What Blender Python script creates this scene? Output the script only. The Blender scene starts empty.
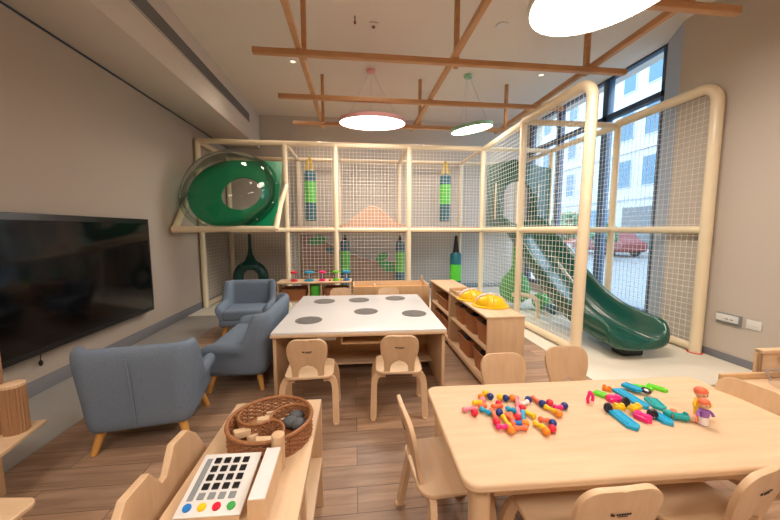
import bpy, bmesh, math, random
from math import sin, cos, pi, radians as R
from mathutils import Vector, Matrix
random.seed(4)
col = bpy.context.scene.collection
sc = bpy.context.scene

# ------------------------------------------------------------------ camera, world, lights, exposure
cam = bpy.data.cameras.new('camera'); cam.sensor_width = 36; cam.lens = 318/780*36; cam.clip_end = 200; cam.clip_start = .02
co = bpy.data.objects.new('camera', cam); col.objects.link(co); sc.camera = co
co.location = (0, 0, 1.25); co.rotation_euler = (R(90-5.4), 0, R(-6.3))
w = bpy.data.worlds.new('sky'); sc.world = w; w.use_nodes = True
bg = w.node_tree.nodes['Background']; bg.inputs[0].default_value = (.62, .80, 1, 1); bg.inputs[1].default_value = 7.5
vs = sc.view_settings; vs.view_transform = 'Standard'; vs.look = 'None'; vs.gamma = 1; vs.use_curve_mapping = False; vs.exposure = 0.0
sc.display_settings.display_device = 'sRGB'

def area(name, loc, size, energy, colr, rot=(0, 0, 0), portal=False):
    l = bpy.data.lights.new(name, 'AREA'); l.shape = 'RECTANGLE'; l.size, l.size_y = size; l.energy = energy; l.color = colr
    if portal: l.cycles.is_portal = True
    o = bpy.data.objects.new(name, l); o.location = loc; o.rotation_euler = rot; col.objects.link(o); return o
area('window_portal', (3.85, 5.1, 1.75), (3.2, 3.0), 1, (1, 1, 1), (0, R(90), 0), True)   # guides sky sampling
LAMP = 22.0
WARM = (1, .83, .67)
# added fill spots near the ceiling across the room, without fittings of their own
for i, (x, y, e) in enumerate([(-.9, .4, 34), (1.0, .3, 24), (2.6, .9, 26), (-.9, -1.2, 30), (1.2, -1.2, 34), (.2, 3.3, 20), (2.6, 4.4, 16), (-.6, 5.8, 26), (1.3, 5.8, 26), (-1.75+.5, 4.6, 14)]):
    l = bpy.data.lights.new('fill_spot', 'SPOT'); l.energy = e*1.9; l.color = WARM; l.spot_size = R(140); l.spot_blend = 1; l.shadow_soft_size = .12
    o = bpy.data.objects.new('fill_spot', l); o.location = (x, y, 3.36); col.objects.link(o)

# ------------------------------------------------------------------ materials
def mat(name, colr, rough=.5, metal=0, emit=None, es=0, spec=.5, trans=0, coat=0, bump=0, bscale=60, var=None, vscale=(4, 4, 4)):
    m = bpy.data.materials.new(name); m.use_nodes = True; nt = m.node_tree; N = nt.nodes; L = nt.links
    b = N['Principled BSDF']; b.inputs['Base Color'].default_value = (*colr, 1); b.inputs['Roughness'].default_value = rough
    b.inputs['Metallic'].default_value = metal; b.inputs['Specular IOR Level'].default_value = spec
    b.inputs['Transmission Weight'].default_value = trans; b.inputs['Coat Weight'].default_value = coat
    if emit: b.inputs['Emission Color'].default_value = (*emit, 1); b.inputs['Emission Strength'].default_value = es
    tc = None
    if var or bump:
        tc = N.new('ShaderNodeTexCoord'); mp = N.new('ShaderNodeMapping'); L.new(tc.outputs['Object'], mp.inputs[0]); mp.inputs['Scale'].default_value = vscale
    if var:
        nz = N.new('ShaderNodeTexNoise'); nz.inputs['Scale'].default_value = 1; nz.inputs['Detail'].default_value = 6; nz.inputs['Roughness'].default_value = .6
        L.new(mp.outputs[0], nz.inputs[0]); rp = N.new('ShaderNodeValToRGB')
        rp.color_ramp.elements[0].position = .3; rp.color_ramp.elements[1].position = .7
        rp.color_ramp.elements[0].color = (*colr, 1); rp.color_ramp.elements[1].color = (*var, 1)
        L.new(nz.outputs[0], rp.inputs[0]); L.new(rp.outputs[0], b.inputs['Base Color'])
    if bump:
        n2 = N.new('ShaderNodeTexNoise'); n2.inputs['Scale'].default_value = bscale; n2.inputs['Detail'].default_value = 3
        L.new(tc.outputs['Object'], n2.inputs[0]); bp = N.new('ShaderNodeBump'); bp.inputs['Strength'].default_value = bump; bp.inputs['Distance'].default_value = .004
        L.new(n2.outputs[0], bp.inputs['Height']); L.new(bp.outputs[0], b.inputs['Normal'])
    return m
M = {}
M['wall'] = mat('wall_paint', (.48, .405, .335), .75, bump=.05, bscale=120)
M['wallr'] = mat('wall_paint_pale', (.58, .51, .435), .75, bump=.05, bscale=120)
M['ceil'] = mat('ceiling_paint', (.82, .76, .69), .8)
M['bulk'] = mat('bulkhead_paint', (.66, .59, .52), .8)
M['base'] = mat('baseboard_grey', (.20, .20, .22), .5)
M['grey_floor'] = mat('grey_floor', (.31, .29, .27), .55, bump=.1)
M['mat'] = mat('cream_play_floor', (.80, .74, .62), .5, bump=.05)
M['frame_dark'] = mat('window_frame_blue', (.03, .06, .11), .4)
M['birch'] = mat('birch', (.66, .44, .26), .42, var=(.74, .53, .34), vscale=(3, 26, 26))
M['birch_y'] = mat('birch_y', (.66, .44, .26), .42, var=(.74, .53, .34), vscale=(26, 3, 26))
M['birch_z'] = mat('birch_z', (.64, .415, .24), .42, var=(.73, .51, .32), vscale=(26, 26, 3))
M['ply'] = mat('ply_side', (.62, .38, .19), .5, var=(.70, .46, .25), vscale=(20, 20, 3))
M['beam'] = mat('ceiling_beam_wood', (.52, .27, .12), .5, var=(.62, .35, .17), vscale=(4, 4, 30))
M['amber'] = mat('amber_wood', (.62, .30, .07), .35, var=(.70, .37, .10), vscale=(20, 20, 4))
M['tube'] = mat('cream_vinyl', (.88, .73, .50), .32, coat=.15)
M['net'] = mat('white_net_cord', (.95, .92, .86), .6)
M['fabric'] = mat('blue_grey_wool', (.15, .20, .27), .95, spec=.15, var=(.215, .27, .35), vscale=(160, 160, 160), bump=.6, bscale=320)
M['seam'] = mat('seam_piping', (.20, .25, .32), .95, spec=.1)
M['black'] = mat('black_plastic', (.008, .008, .009), .35)
M['screen'] = mat('black_screen', (.004, .004, .005), .12, spec=.3)
M['white'] = mat('white_laminate', (.80, .78, .78), .25)
M['greydisc'] = mat('grey_felt', (.13, .12, .112), .8, var=(.19, .175, .165), vscale=(30, 30, 30))
M['slide'] = mat('green_slide_plastic', (.006, .085, .058), .2, coat=.4)
M['green'] = mat('green_panel', (.0, .24, .10), .35)
M['greendk'] = mat('dark_green_vinyl', (.004, .055, .045), .35)
M['teal'] = mat('teal_vinyl', (.008, .13, .17), .35)
M['lime'] = mat('lime_vinyl', (.10, .62, .05), .35)
M['strapy'] = mat('yellow_strap', (.85, .55, .03), .6)
M['blackv'] = mat('black_strap', (.01, .01, .012), .6)
M['peach'] = mat('terracotta_carpet', (.60, .37, .25), .9, bump=.3)
M['rust'] = mat('rust_deck', (.28, .07, .045), .8)
M['brownp'] = mat('brown_ramp', (.36, .22, .13), .8)
M['leaf'] = mat('leaf_green', (.05, .38, .08), .6)
M['mesh_dark'] = mat('dark_backing', (.16, .125, .095), .9)
M['wicker'] = mat('wicker', (.27, .10, .035), .55, var=(.40, .17, .065), vscale=(80, 80, 80), bump=.5, bscale=200)
M['bin'] = mat('brown_bin', (.36, .13, .05), .7, var=(.48, .21, .085), vscale=(40, 40, 90), bump=.8, bscale=160)
M['dark'] = mat('dark_interior', (.03, .02, .018), .9)
M['stone'] = mat('grey_stone', (.10, .105, .11), .7)
M['metal'] = mat('steel', (.55, .55, .55), .35, metal=1)
M['bowl'] = mat('grey_louver', (.20, .19, .18), .6)
M['whitep'] = mat('white_plastic', (.78, .76, .74), .35)
M['redring'] = mat('red_ring', (.75, .05, .03), .5)
M['cork'] = mat('corrugated_wood', (.36, .19, .09), .75)
COL = {'red': (.72, .02, .05), 'yellow': (.90, .55, .01), 'navy': (.01, .035, .20), 'orange': (.85, .25, .01), 'pink': (.90, .25, .33), 'coral': (.90, .17, .07),
       'cyan': (.01, .36, .62), 'magenta': (.85, .015, .20), 'blue': (.02, .20, .60), 'white': (.85, .75, .72), 'teal': (.01, .36, .36), 'green': (.15, .68, .02), 'black': (.02, .012, .02),
       'grey': (.25, .27, .28), 'gold': (.95, .56, .01), 'purple': (.30, .12, .42)}
for k, v in COL.items(): M['c_' + k] = mat('toy_' + k, v, .28)
def glassmat(name, tint, gl=.12, rough=.02):
    m = bpy.data.materials.new(name); m.use_nodes = True; N = m.node_tree.nodes; L = m.node_tree.links; N.clear()
    o = N.new('ShaderNodeOutputMaterial'); t = N.new('ShaderNodeBsdfTransparent'); g = N.new('ShaderNodeBsdfGlossy'); mx = N.new('ShaderNodeMixShader')
    t.inputs[0].default_value = (*tint, 1); g.inputs[1].default_value = rough
    lw = N.new('ShaderNodeLayerWeight'); lw.inputs[0].default_value = gl; mt = N.new('ShaderNodeMath'); mt.operation = 'MULTIPLY_ADD'; mt.inputs[1].default_value = .8; mt.inputs[2].default_value = .03
    L.new(lw.outputs['Fresnel'], mt.inputs[0]); L.new(mt.outputs[0], mx.inputs[0]); L.new(t.outputs[0], mx.inputs[1]); L.new(g.outputs[0], mx.inputs[2]); L.new(mx.outputs[0], o.inputs[0]); return m
M['glass'] = glassmat('window_glass', (.93, .97, .98), .1)
M['dome'] = glassmat('clear_dome', (.80, .88, .84), .25)
M['clear'] = glassmat('clear_tub', (.82, .80, .82), .12, .25)

def floormat():
    m = bpy.data.materials.new('wood_planks'); m.use_nodes = True; nt = m.node_tree; N = nt.nodes; L = nt.links; b = N['Principled BSDF']
    tc = N.new('ShaderNodeTexCoord'); br = N.new('ShaderNodeTexBrick'); L.new(tc.outputs['Object'], br.inputs[0])
    br.inputs['Scale'].default_value = 1; br.inputs['Brick Width'].default_value = 1.1; br.inputs['Row Height'].default_value = .145; br.inputs['Mortar Size'].default_value = .0025
    br.inputs['Color1'].default_value = (0, 0, 0, 1); br.inputs['Color2'].default_value = (1, 1, 1, 1); br.inputs['Mortar'].default_value = (.3, .3, .3, 1); br.offset = .37
    mp = N.new('ShaderNodeMapping'); mp.inputs['Scale'].default_value = (2.2, 26, 1); L.new(tc.outputs['Object'], mp.inputs[0])
    ad = N.new('ShaderNodeVectorMath'); ad.operation = 'ADD'; L.new(mp.outputs[0], ad.inputs[0])
    sc_ = N.new('ShaderNodeVectorMath'); sc_.operation = 'SCALE'; sc_.inputs['Scale'].default_value = 17; L.new(br.outputs['Color'], sc_.inputs[0]); L.new(sc_.outputs[0], ad.inputs[1])
    nz = N.new('ShaderNodeTexNoise'); nz.inputs['Scale'].default_value = 1.3; nz.inputs['Detail'].default_value = 7; nz.inputs['Distortion'].default_value = .6; L.new(ad.outputs[0], nz.inputs[0])
    r1 = N.new('ShaderNodeValToRGB'); r1.color_ramp.elements[0].color = (.29, .175, .11, 1); r1.color_ramp.elements[1].color = (.50, .335, .225, 1); r1.color_ramp.elements[0].position = .3; r1.color_ramp.elements[1].position = .72
    L.new(nz.outputs[0], r1.inputs[0])
    r2 = N.new('ShaderNodeValToRGB'); r2.color_ramp.elements[0].color = (.72, .72, .75, 1); r2.color_ramp.elements[1].color = (1.15, 1.1, 1.05, 1); L.new(br.outputs['Color'], r2.inputs[0])
    mx = N.new('ShaderNodeMix'); mx.data_type = 'RGBA'; mx.blend_type = 'MULTIPLY'; mx.inputs[0].default_value = 1; L.new(r1.outputs[0], mx.inputs[6]); L.new(r2.outputs[0], mx.inputs[7])
    m2 = N.new('ShaderNodeMix'); m2.data_type = 'RGBA'; m2.blend_type = 'MIX'; L.new(br.outputs['Fac'], m2.inputs[0]); L.new(mx.outputs[2], m2.inputs[6]); m2.inputs[7].default_value = (.17, .105, .07, 1)
    L.new(m2.outputs[2], b.inputs['Base Color']); b.inputs['Roughness'].default_value = .42; return m
M['floor'] = floormat()

# ------------------------------------------------------------------ mesh helpers
def frame_of(d):
    d = d.normalized(); a = Vector((0, 0, 1)) if abs(d.z) < .9 else Vector((1, 0, 0)); u = d.cross(a).normalized(); return u, d.cross(u).normalized()
class MB:
    def __init__(s): s.bm = bmesh.new()
    def box(s, c, d, rot=None, bev=.003, seg=2):
        r = bmesh.ops.create_cube(s.bm, size=1); vs_ = r['verts']
        for v in vs_: v.co = Vector((v.co.x*d[0], v.co.y*d[1], v.co.z*d[2]))
        bev = min(bev, min(d)*.45)
        if bev > 0:
            es = list({e for v in vs_ for e in v.link_edges})
            rr = bmesh.ops.bevel(s.bm, geom=es, offset=bev, segments=seg, affect='EDGES', profile=.5); vs_ = list({v for f in rr['faces'] for v in f.verts} | {v for v in vs_ if v.is_valid})
        m = Matrix.Translation(c)
        if rot: m = m @ (Matrix.Rotation(rot[2], 4, 'Z') @ Matrix.Rotation(rot[1], 4, 'Y') @ Matrix.Rotation(rot[0], 4, 'X'))
        bmesh.ops.transform(s.bm, matrix=m, verts=vs_); return s
    def b2(s, x0, x1, y0, y1, z0, z1, bev=.003): return s.box(((x0+x1)/2, (y0+y1)/2, (z0+z1)/2), (abs(x1-x0), abs(y1-y0), abs(z1-z0)), bev=bev)
    def ring(s, c, u, v, pts): return [s.bm.verts.new(c+u*a+v*b) for a, b in pts]
    def sweep(s, P, sec, closed=False, up=None, cap=True):
        P = [Vector(p) for p in P]; n = len(P); rings = []
        for i, p in enumerate(P):
            a = P[(i-1) % n] if (closed or i) else p; b = P[(i+1) % n] if (closed or i < n-1) else p
            d = (b-a).normalized()
            if up is not None: u = d.cross(Vector(up)).normalized(); v = u.cross(d).normalized()
            else:
                if i == 0: u, v = frame_of(d)
                else: u = (u-d*u.dot(d)).normalized(); v = d.cross(u).normalized()
            sc2 = sec(i/(n-1)) if callable(sec) else sec
            rings.append(s.ring(p, u, v, sc2))
        m = len(rings[0])
        for i in range(n if closed else n-1):
            A, B = rings[i], rings[(i+1) % n]
            for k in range(m): s.bm.faces.new((A[k], A[(k+1) % m], B[(k+1) % m], B[k]))
        if cap and not closed: s.bm.faces.new(rings[0][::-1]); s.bm.faces.new(rings[-1])
        return s
    def tube(s, P, r, seg=12, closed=False, r2=None):
        if r2 is None: sec = [(r*cos(2*pi*k/seg), r*sin(2*pi*k/seg)) for k in range(seg)]
        else: sec = lambda t: [((r+(r2-r)*t)*cos(2*pi*k/seg), (r+(r2-r)*t)*sin(2*pi*k/seg)) for k in range(seg)]
        return s.sweep(P, sec, closed)
    def lathe(s, prof, c=(0, 0, 0), seg=24, m=None):
        rings = []; c = Vector(c); vs_ = []
        for r, z in prof:
            if r < 1e-5: v = s.bm.verts.new((0, 0, z)); rings.append([v]); vs_.append(v)
            else:
                rr = [s.bm.verts.new((r*cos(2*pi*k/seg), r*sin(2*pi*k/seg), z)) for k in range(seg)]; rings.append(rr); vs_ += rr
        for A, B in zip(rings, rings[1:]):
            for k in range(seg):
                k2 = (k+1) % seg
                if len(A) == 1 and len(B) == 1: continue
                if len(A) == 1: s.bm.faces.new((A[0], B[k2], B[k]))
                elif len(B) == 1: s.bm.faces.new((A[k], A[k2], B[0]))
                else: s.bm.faces.new((A[k], A[k2], B[k2], B[k]))
        mm = Matrix.Translation(c)
        if m: mm = mm @ m
        bmesh.ops.transform(s.bm, matrix=mm, verts=vs_); return s
    def sph(s, c, r, sc3=(1, 1, 1), seg=16, rot=None):
        rr = bmesh.ops.create_uvsphere(s.bm, u_segments=seg, v_segments=max(8, seg//2), radius=r)
        m = Matrix.Translation(c)
        if rot: m = m @ rot
        m = m @ Matrix.Diagonal((*sc3, 1)); bmesh.ops.transform(s.bm, matrix=m, verts=rr['verts']); return s
    def prism(s, pts, f, t):      # pts 2D outline; f(a,b,c)->3D, c from 0 to t
        A = [s.bm.verts.new(f(a, b, 0)) for a, b in pts]; B = [s.bm.verts.new(f(a, b, t)) for a, b in pts]; n = len(pts)
        s.bm.faces.new(A[::-1]); s.bm.faces.new(B)
        for k in range(n): s.bm.faces.new((A[k], A[(k+1) % n], B[(k+1) % n], B[k]))
        return s
    def grid(s, rows):            # rows of 3D points -> quads
        V = [[s.bm.verts.new(p) for p in r] for r in rows]
        for a, b in zip(V, V[1:]):
            for k in range(len(a)-1): s.bm.faces.new((a[k], a[k+1], b[k+1], b[k]))
        return s
    def out(s, name, m, parent=None, ang=35, recalc=True):
        if recalc: bmesh.ops.recalc_face_normals(s.bm, faces=s.bm.faces)
        me = bpy.data.meshes.new(name); s.bm.to_mesh(me); s.bm.free(); me.materials.append(M[m] if isinstance(m, str) else m)
        me.polygons.foreach_set('use_smooth', [True]*len(me.polygons)); me.set_sharp_from_angle(angle=R(ang))
        o = bpy.data.objects.new(name, me); col.objects.link(o)
        if parent: o.parent = parent
        return o
def tag(o, label, cat, group=None, kind=None):
    o['label'] = label; o['category'] = cat
    if group: o['group'] = group
    if kind: o['kind'] = kind
    return o
def thing(name, label, cat, loc=(0, 0, 0), rz=0, group=None):
    o = bpy.data.objects.new(name, None); o.empty_display_size = .1; col.objects.link(o); o.location = loc; o.rotation_euler = (0, 0, rz); return tag(o, label, cat, group)
def struct(o): o['kind'] = 'structure'; return o
def dup(root, loc, rz=0, label=None, group=None):
    def cp(o, par):
        c = o.copy(); col.objects.link(c); c.parent = par
        for ch in list(o.children): cp(ch, c)
        return c
    r = cp(root, None); r.location = loc; r.rotation_euler = (0, 0, rz)
    if label: r['label'] = label
    if group: r['group'] = group
    return r
def rrect(w, h, r, n=6):
    P = []
    for cx, cy, a0 in ((w/2-r, h/2-r, 0), (-w/2+r, h/2-r, 90), (-w/2+r, -h/2+r, 180), (w/2-r, -h/2+r, 270)):
        for k in range(n+1): a = R(a0+90*k/n); P.append((cx+r*cos(a), cy+r*sin(a)))
    return P

# ------------------------------------------------------------------ structure
CZ = 3.46; XL = -2.43; XR = 3.5; YB = 6.6; XW = 3.7; YF = -2.6
struct(MB().b2(XL-.1, XR+.5, YF-.1, YB+.1, -.1, 0, bev=0).out('floor', 'floor'))
struct(MB().b2(XL, -1.81, YF, 4.8, 0, .004, bev=0).out('trim_1', 'grey_floor'))
mb = MB(); P = [(1.95, 2.15), (XW, 2.15), (XW, YB), (XL, YB), (XL, 4.8), (1.95, 4.8)]
mb.prism(P, lambda a, b, c: (a, b, c), .012); struct(mb.out('trim_2', 'mat'))
struct(MB().b2(XL-.1, XR+.5, YF-.1, YB+.1, CZ, CZ+.1, bev=0).out('ceiling', 'ceil'))
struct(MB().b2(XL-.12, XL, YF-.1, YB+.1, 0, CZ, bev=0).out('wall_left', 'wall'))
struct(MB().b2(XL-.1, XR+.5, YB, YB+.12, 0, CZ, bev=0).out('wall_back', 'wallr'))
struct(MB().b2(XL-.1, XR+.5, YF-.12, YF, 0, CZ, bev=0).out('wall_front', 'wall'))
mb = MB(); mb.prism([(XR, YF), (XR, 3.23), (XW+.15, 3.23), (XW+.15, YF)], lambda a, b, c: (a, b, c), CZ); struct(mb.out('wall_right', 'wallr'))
mb = MB(); mb.prism([(XR, 3.23), (XW, 3.59), (XW+.15, 3.59), (XW+.15, 3.23)], lambda a, b, c: (a, b, c), CZ); struct(mb.out('wall_reveal', mat('reveal_daylight_tint', (.40, .43, .50), .5)))  # bluish daylight from the window is put into the reveal's colour
struct(MB().b2(XW, XW+.15, 3.59, YB, 0, .14, bev=0).out('wall_window_sill', 'wallr'))
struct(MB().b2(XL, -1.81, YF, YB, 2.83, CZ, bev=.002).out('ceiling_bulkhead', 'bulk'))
struct(MB().b2(XL, XL+.012, YF, YB, 2.818, 2.83, bev=0).out('trim_3', 'frame_dark'))
# baseboards
struct(MB().b2(XL, XL+.015, YF, YB, 0, .115, bev=.003).out('baseboard_left', 'base'))
struct(MB().b2(XR-.015, XR, YF, 3.23, 0, .08, bev=.003).out('baseboard_right', 'base'))
struct(MB().b2(XL, XW, YB-.015, YB, 0, .1, bev=.003).out('baseboard_back', 'base'))
# window
wf = MB()
for y in (3.61, 4.54, 5.64, 6.57): wf.b2(XW+.02, XW+.12, y-.05, y+.05, .14, CZ, bev=.004)
for z, q in ((.17, .035), (2.90, .035), (CZ-.01, .01)): wf.b2(XW+.02, XW+.12, 3.6, YB, z-q, z+q, bev=.004)
wo = struct(wf.out('window_1', 'frame_dark'))
for y0, y1 in ((3.66, 4.49), (4.59, 5.59), (5.69, 6.52)):
    for z0, z1 in ((.205, 2.865), (2.935, 3.41)):
        MB().b2(XW+.06, XW+.066, y0, y1, z0, z1, bev=0).out('window_pane', 'glass', wo)

# linear diffuser on the bulkhead
t = thing('air_diffuser', 'long grey linear air slot set in the face of the ceiling bulkhead', 'vent', (-1.81, 2.0, 3.11))
MB().b2(-.004, .006, 0, 3.98, 0, .16, bev=.002).out('backing', 'dark', t)
fr = MB()
for a in (0, .155): fr.b2(0, .012, 0, 3.98, a, a+.008, bev=.001)
for a in (0, 3.972): fr.b2(0, .012, a, a+.008, 0, .163, bev=.001)
fr.out('frame', 'bulk', t)
for k in range(7): MB().box((.004, 1.99, .022+k*.02), (.012, 3.96, .011), rot=(0, R(35), 0), bev=0).out('louver', 'bowl', t)

# ceiling fittings
def downl(x, y, lab):
    t = thing('ceiling_spotlight', lab, 'light', (x, y, CZ)); MB().lathe([(.035, 0), (.048, 0), (.048, -.006), (.035, -.006), (.032, .0)], seg=20).out('trim_ring', 'whitep', t)
    MB().lathe([(0, -.002), (.033, -.002)], seg=20).out('lens', mat('spot_lens', (.9, .8, .65), .4, emit=(1, .85, .6), es=1.5), t)
downl(-.787, 4.53, 'small recessed ceiling spot left of the pink pendant')
downl(2.676, 4.515, 'small recessed ceiling spot on the right above the netted wing')
t = thing('smoke_detector', 'white ceiling smoke detector with dark sensor in front of the pink canopy', 'detector', (.225, 3.66, CZ))
MB().b2(-.05, .05, -.05, .05, -.02, 0, bev=.008).out('plate', 'whitep', t); MB().lathe([(.02, -.018), (.018, -.032), (0, -.034)]).out('sensor', 'rust', t)
t = thing('sprinkler_head', 'thin sprinkler hanging from ceiling left of the smoke detector', 'sprinkler', (.025, 3.54, CZ))
MB().tube([(0, 0, 0), (0, 0, -.06)], .006, 8).out('pipe', 'rust', t); MB().lathe([(0, -.05), (.012, -.055), (.012, -.075), (0, -.08)], seg=12).out('head', 'rust', t)
tag(MB().lathe([(.0, -.012), (.06, -.012), (.066, 0)], (1.61, 3.515, CZ), 28).out('ceiling_sensor', 'whitep'), 'round white flush sensor disc on the ceiling behind the right beam', 'sensor')

# timber ceiling grid
tg = thing('timber_ceiling_grid', 'suspended grid of brown square timber battens under the ceiling', 'ceiling frame', (0, 0, 2.80))
for y, x1 in ((1.26, 2.78), (2.17, 2.78), (3.08, 2.72), (4.04, 2.72), (4.99, 2.72)):
    MB().b2(-.88, x1, y-.025, y+.025, 0, .05, bev=.003).out('batten', 'beam', tg)
for x in (-.48, .95, 2.37): MB().b2(x-.024, x+.024, .4, 5.3, .05, .10, bev=.003).out('batten', 'beam', tg)
for x in (-.44, .985, 2.33):
    for y in (3.13, 4.86): MB().b2(x-.022+.0, x+.022, y-.022, y+.022, .0, CZ-2.8, bev=.002).out('hanger', 'beam', tg)

# pendants
def pendant(x, y, z, r, rim, canopy, tilt, lab, grp=None, cx=0, cy=0):
    t = thing('pendant_lamp', lab, 'lamp', (x+cx, y+cy, CZ), 0, grp)
    T = Matrix.Translation((-cx, -cy, z-CZ)) @ Matrix.Rotation(tilt[0], 4, 'X') @ Matrix.Rotation(tilt[1], 4, 'Y')
    MB().lathe([(r-.012, 0), (r, 0), (r, .05), (r-.02, .055), (0, .055)], seg=64, m=T).out('lamp_rim', rim, t)
    MB().lathe([(0, .004), (r-.012, .004)], seg=64, m=T).out('diffuser', M['lampem'], t)
    MB().lathe([(.062, 0), (.062, -.035), (.05, -.04), (0, -.04)], seg=24).out('canopy', canopy, t)
    for k in range(3):
        a = R(90+120*k); p = T @ Vector((r*.8*cos(a), r*.8*sin(a), .05)); MB().tube([(0.02*cos(a), .02*sin(a), -.03), p], .0022, 6).out('cord', 'metal', t)
M['lampem'] = mat('lamp_diffuser', (.9, .9, .88), .5, emit=(1, .93, .84), es=LAMP)
M['rimpink'] = mat('pink_rim', (.85, .45, .46), .4); M['rimgreen'] = mat('green_rim', (.32, .60, .42), .4); M['rimwhite'] = mat('white_rim', (.8, .78, .74), .4)
pendant(.25, 4.40, 2.66, .44, 'rimpink', 'rimpink', (R(6), 0), 'round flat pendant lamp with a pink rim and pink canopy', cy=.24)
pendant(1.66, 4.50, 2.66, .29, 'rimgreen', 'rimgreen', (R(3), R(-9)), 'smaller tilted round pendant lamp with a green rim and green canopy', cy=.14, cx=-.02)
pendant(1.59, 1.99, 2.73, .455, 'rimwhite', 'rimwhite', (R(0), R(-5)), 'large bright round pendant lamp nearest, above the right table')
pendant(-1.0, -.9, 2.7, .44, 'rimwhite', 'rimwhite', (0, 0), 'added unseen round white pendant lamp behind the camera on the left')  # this and the next pendant are unseen, added to light the room
pendant(1.6, -.9, 2.7, .44, 'rimpink', 'rimpink', (0, 0), 'added unseen round pink rimmed pendant lamp behind the camera on the right')

# ------------------------------------------------------------------ play frame
pf = thing('play_structure', 'two storey indoor climbing frame of cream padded tubes and white netting', 'play structure')
TZ = 2.60; PZ = 1.25; r = .05
def post(x, y, z0=.012, z1=TZ, rr=.041):
    return MB().tube([(x, y, z0), (x, y, z1)], rr, 16).out('post', 'tube', pf)
def beam(a, b, rr=.040): return MB().tube([a, b], rr, 14).out('beam', 'tube', pf)
FY = 5.28; BYY = 6.45
fx = [-2.37, -1.08, -.30, .90, 2.17]
for x in fx: post(x, FY)
for x in fx: post(x, BYY)
post(3.38, FY); post(3.38, BYY); post(2.13, 3.93); post(3.42, 3.93)
for z in (PZ, TZ):
    beam((fx[0]-(0 if z == TZ else .0), FY, z), (fx[-1], FY, z)); beam((fx[0], BYY, z), (3.38, BYY, z)); beam((2.17, FY, z), (3.38, FY, z), .036)
for x in fx+[3.38]:
    for z in (PZ, TZ): beam((x, FY, z), (x, BYY, z), .036)
beam((fx[0], FY, .06), (fx[0], BYY, .06)); beam((fx[0], FY, TZ), (fx[0], BYY, TZ))
# right wing, front corner tubes bend over at the top
def bend(ax, ay, bx, by, z=TZ+.02, rad=.16, lx=0, ly=0):
    A = Vector((ax, ay, 0)); B = Vector((bx, by, 0)); d = (B-A).normalized(); P = [(ax+lx, ay+ly, .012), (ax, ay, z-rad)]
    for k in range(1, 9):
        a = pi/2*k/8; P.append(tuple(A+d*(rad-rad*cos(a))+Vector((0, 0, z-rad+rad*sin(a)))))
    P.append((bx, by, z)); return MB().tube(P, .05, 16).out('post', 'tube', pf)
AX, AY, BX, BY = 2.19, 2.83, 3.42, 2.77
bend(AX, AY, 2.13, 3.93, lx=-.09, ly=-.07); bend(BX, BY, 3.42, 3.93)
beam((2.13, 3.93, TZ), (2.17, FY, TZ)); beam((3.42, 3.93, TZ), (3.38, FY, TZ)); beam((2.13, 3.93, TZ), (3.42, 3.93, TZ), .036)
for a, b in (((AX, AY), (2.13, 3.93)), ((2.13, 3.93), (2.17, FY)), ((BX, BY), (3.42, 3.93)), ((3.42, 3.93), (3.38, FY))):
    beam((*a, PZ), (*b, PZ)); beam((*a, .065), (*b, .065))
beam((2.13, 3.93, PZ), (3.42, 3.93, PZ), .036)
for x, y in ((AX-.09, AY-.07), (BX, BY)):
    MB().lathe([(.052, .012), (.062, .012), (.062, .02), (.052, .02)], (x, y, 0), 20).out('base_ring', 'redring', pf)
# protruding bubble bay at the left
SY = 4.50
MB().tube([(-2.385, SY, PZ+.01), (-1.06, SY, PZ+.01)], .045, 14).out('beam', 'tube', pf)
for x in (-2.36, -1.07):
    MB().tube([(x, SY, PZ), (x, SY+.3, PZ+.36), (x, FY-.02, PZ+.70)], .04, 12).out('brace', 'tube', pf)
    beam((x, SY, PZ), (x, FY, PZ), .036)
# nets
def net(O, U, V, sp=.056, rr=.0021):
    O, U, V = Vector(O), Vector(U), Vector(V); mb = MB(); lu, lv = U.length, V.length; u, v = U.normalized(), V.normalized(); n = u.cross(v)
    def string(p, q, d, e):
        sec = [(rr, 0), (-rr*.5, rr*.87), (-rr*.5, -rr*.87)]
        A = [mb.bm.verts.new(p+d*a+e*b) for a, b in sec]; B = [mb.bm.verts.new(q+d*a+e*b) for a, b in sec]
        for k in range(3): mb.bm.faces.new((A[k], A[(k+1) % 3], B[(k+1) % 3], B[k]))
    nu = int(lu/sp); nv = int(lv/sp)
    for i in range(1, nu): p = O+u*(lu*i/nu); string(p, p+V, u, n)
    for j in range(1, nv): p = O+v*(lv*j/nv); string(p, p+U, v, n)
    return mb.out('net', 'net', pf, recalc=False)
for a, b in zip(fx[1:], fx[2:]):
    net((a, FY, PZ), (b-a, 0, 0), (0, 0, TZ-PZ)); net((a, FY if b < 2 else BYY, .03), (b-a, 0, 0), (0, 0, PZ-.03))
for a, b in zip(fx[1:], fx[2:]): net((a, BYY, PZ), (b-a, 0, 0), (0, 0, TZ-PZ), rr=.0017)
net((2.17, BYY, 0.03), (1.21, 0, 0), (0, 0, TZ))
net((fx[0], FY, .03), (0, BYY-FY, 0), (0, 0, PZ-.05)); net((fx[1], FY, .03), (0, BYY-FY, 0), (0, 0, PZ-.05)); net((fx[0], BYY, .03), (fx[1]-fx[0], 0, 0), (0, 0, PZ-.05))
for a, b in (((AX, AY), (2.13, 3.93)), ((2.13, 3.93), (2.17, FY)), ((BX, BY), (3.42, 3.93)), ((3.42, 3.93), (3.38, FY))):
    U = (b[0]-a[0], b[1]-a[1], 0)
    net((*a, PZ), U, (0, 0, TZ-PZ), rr=.0021); net((*a, .08), U, (0, 0, PZ-.08), rr=.0021)
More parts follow.
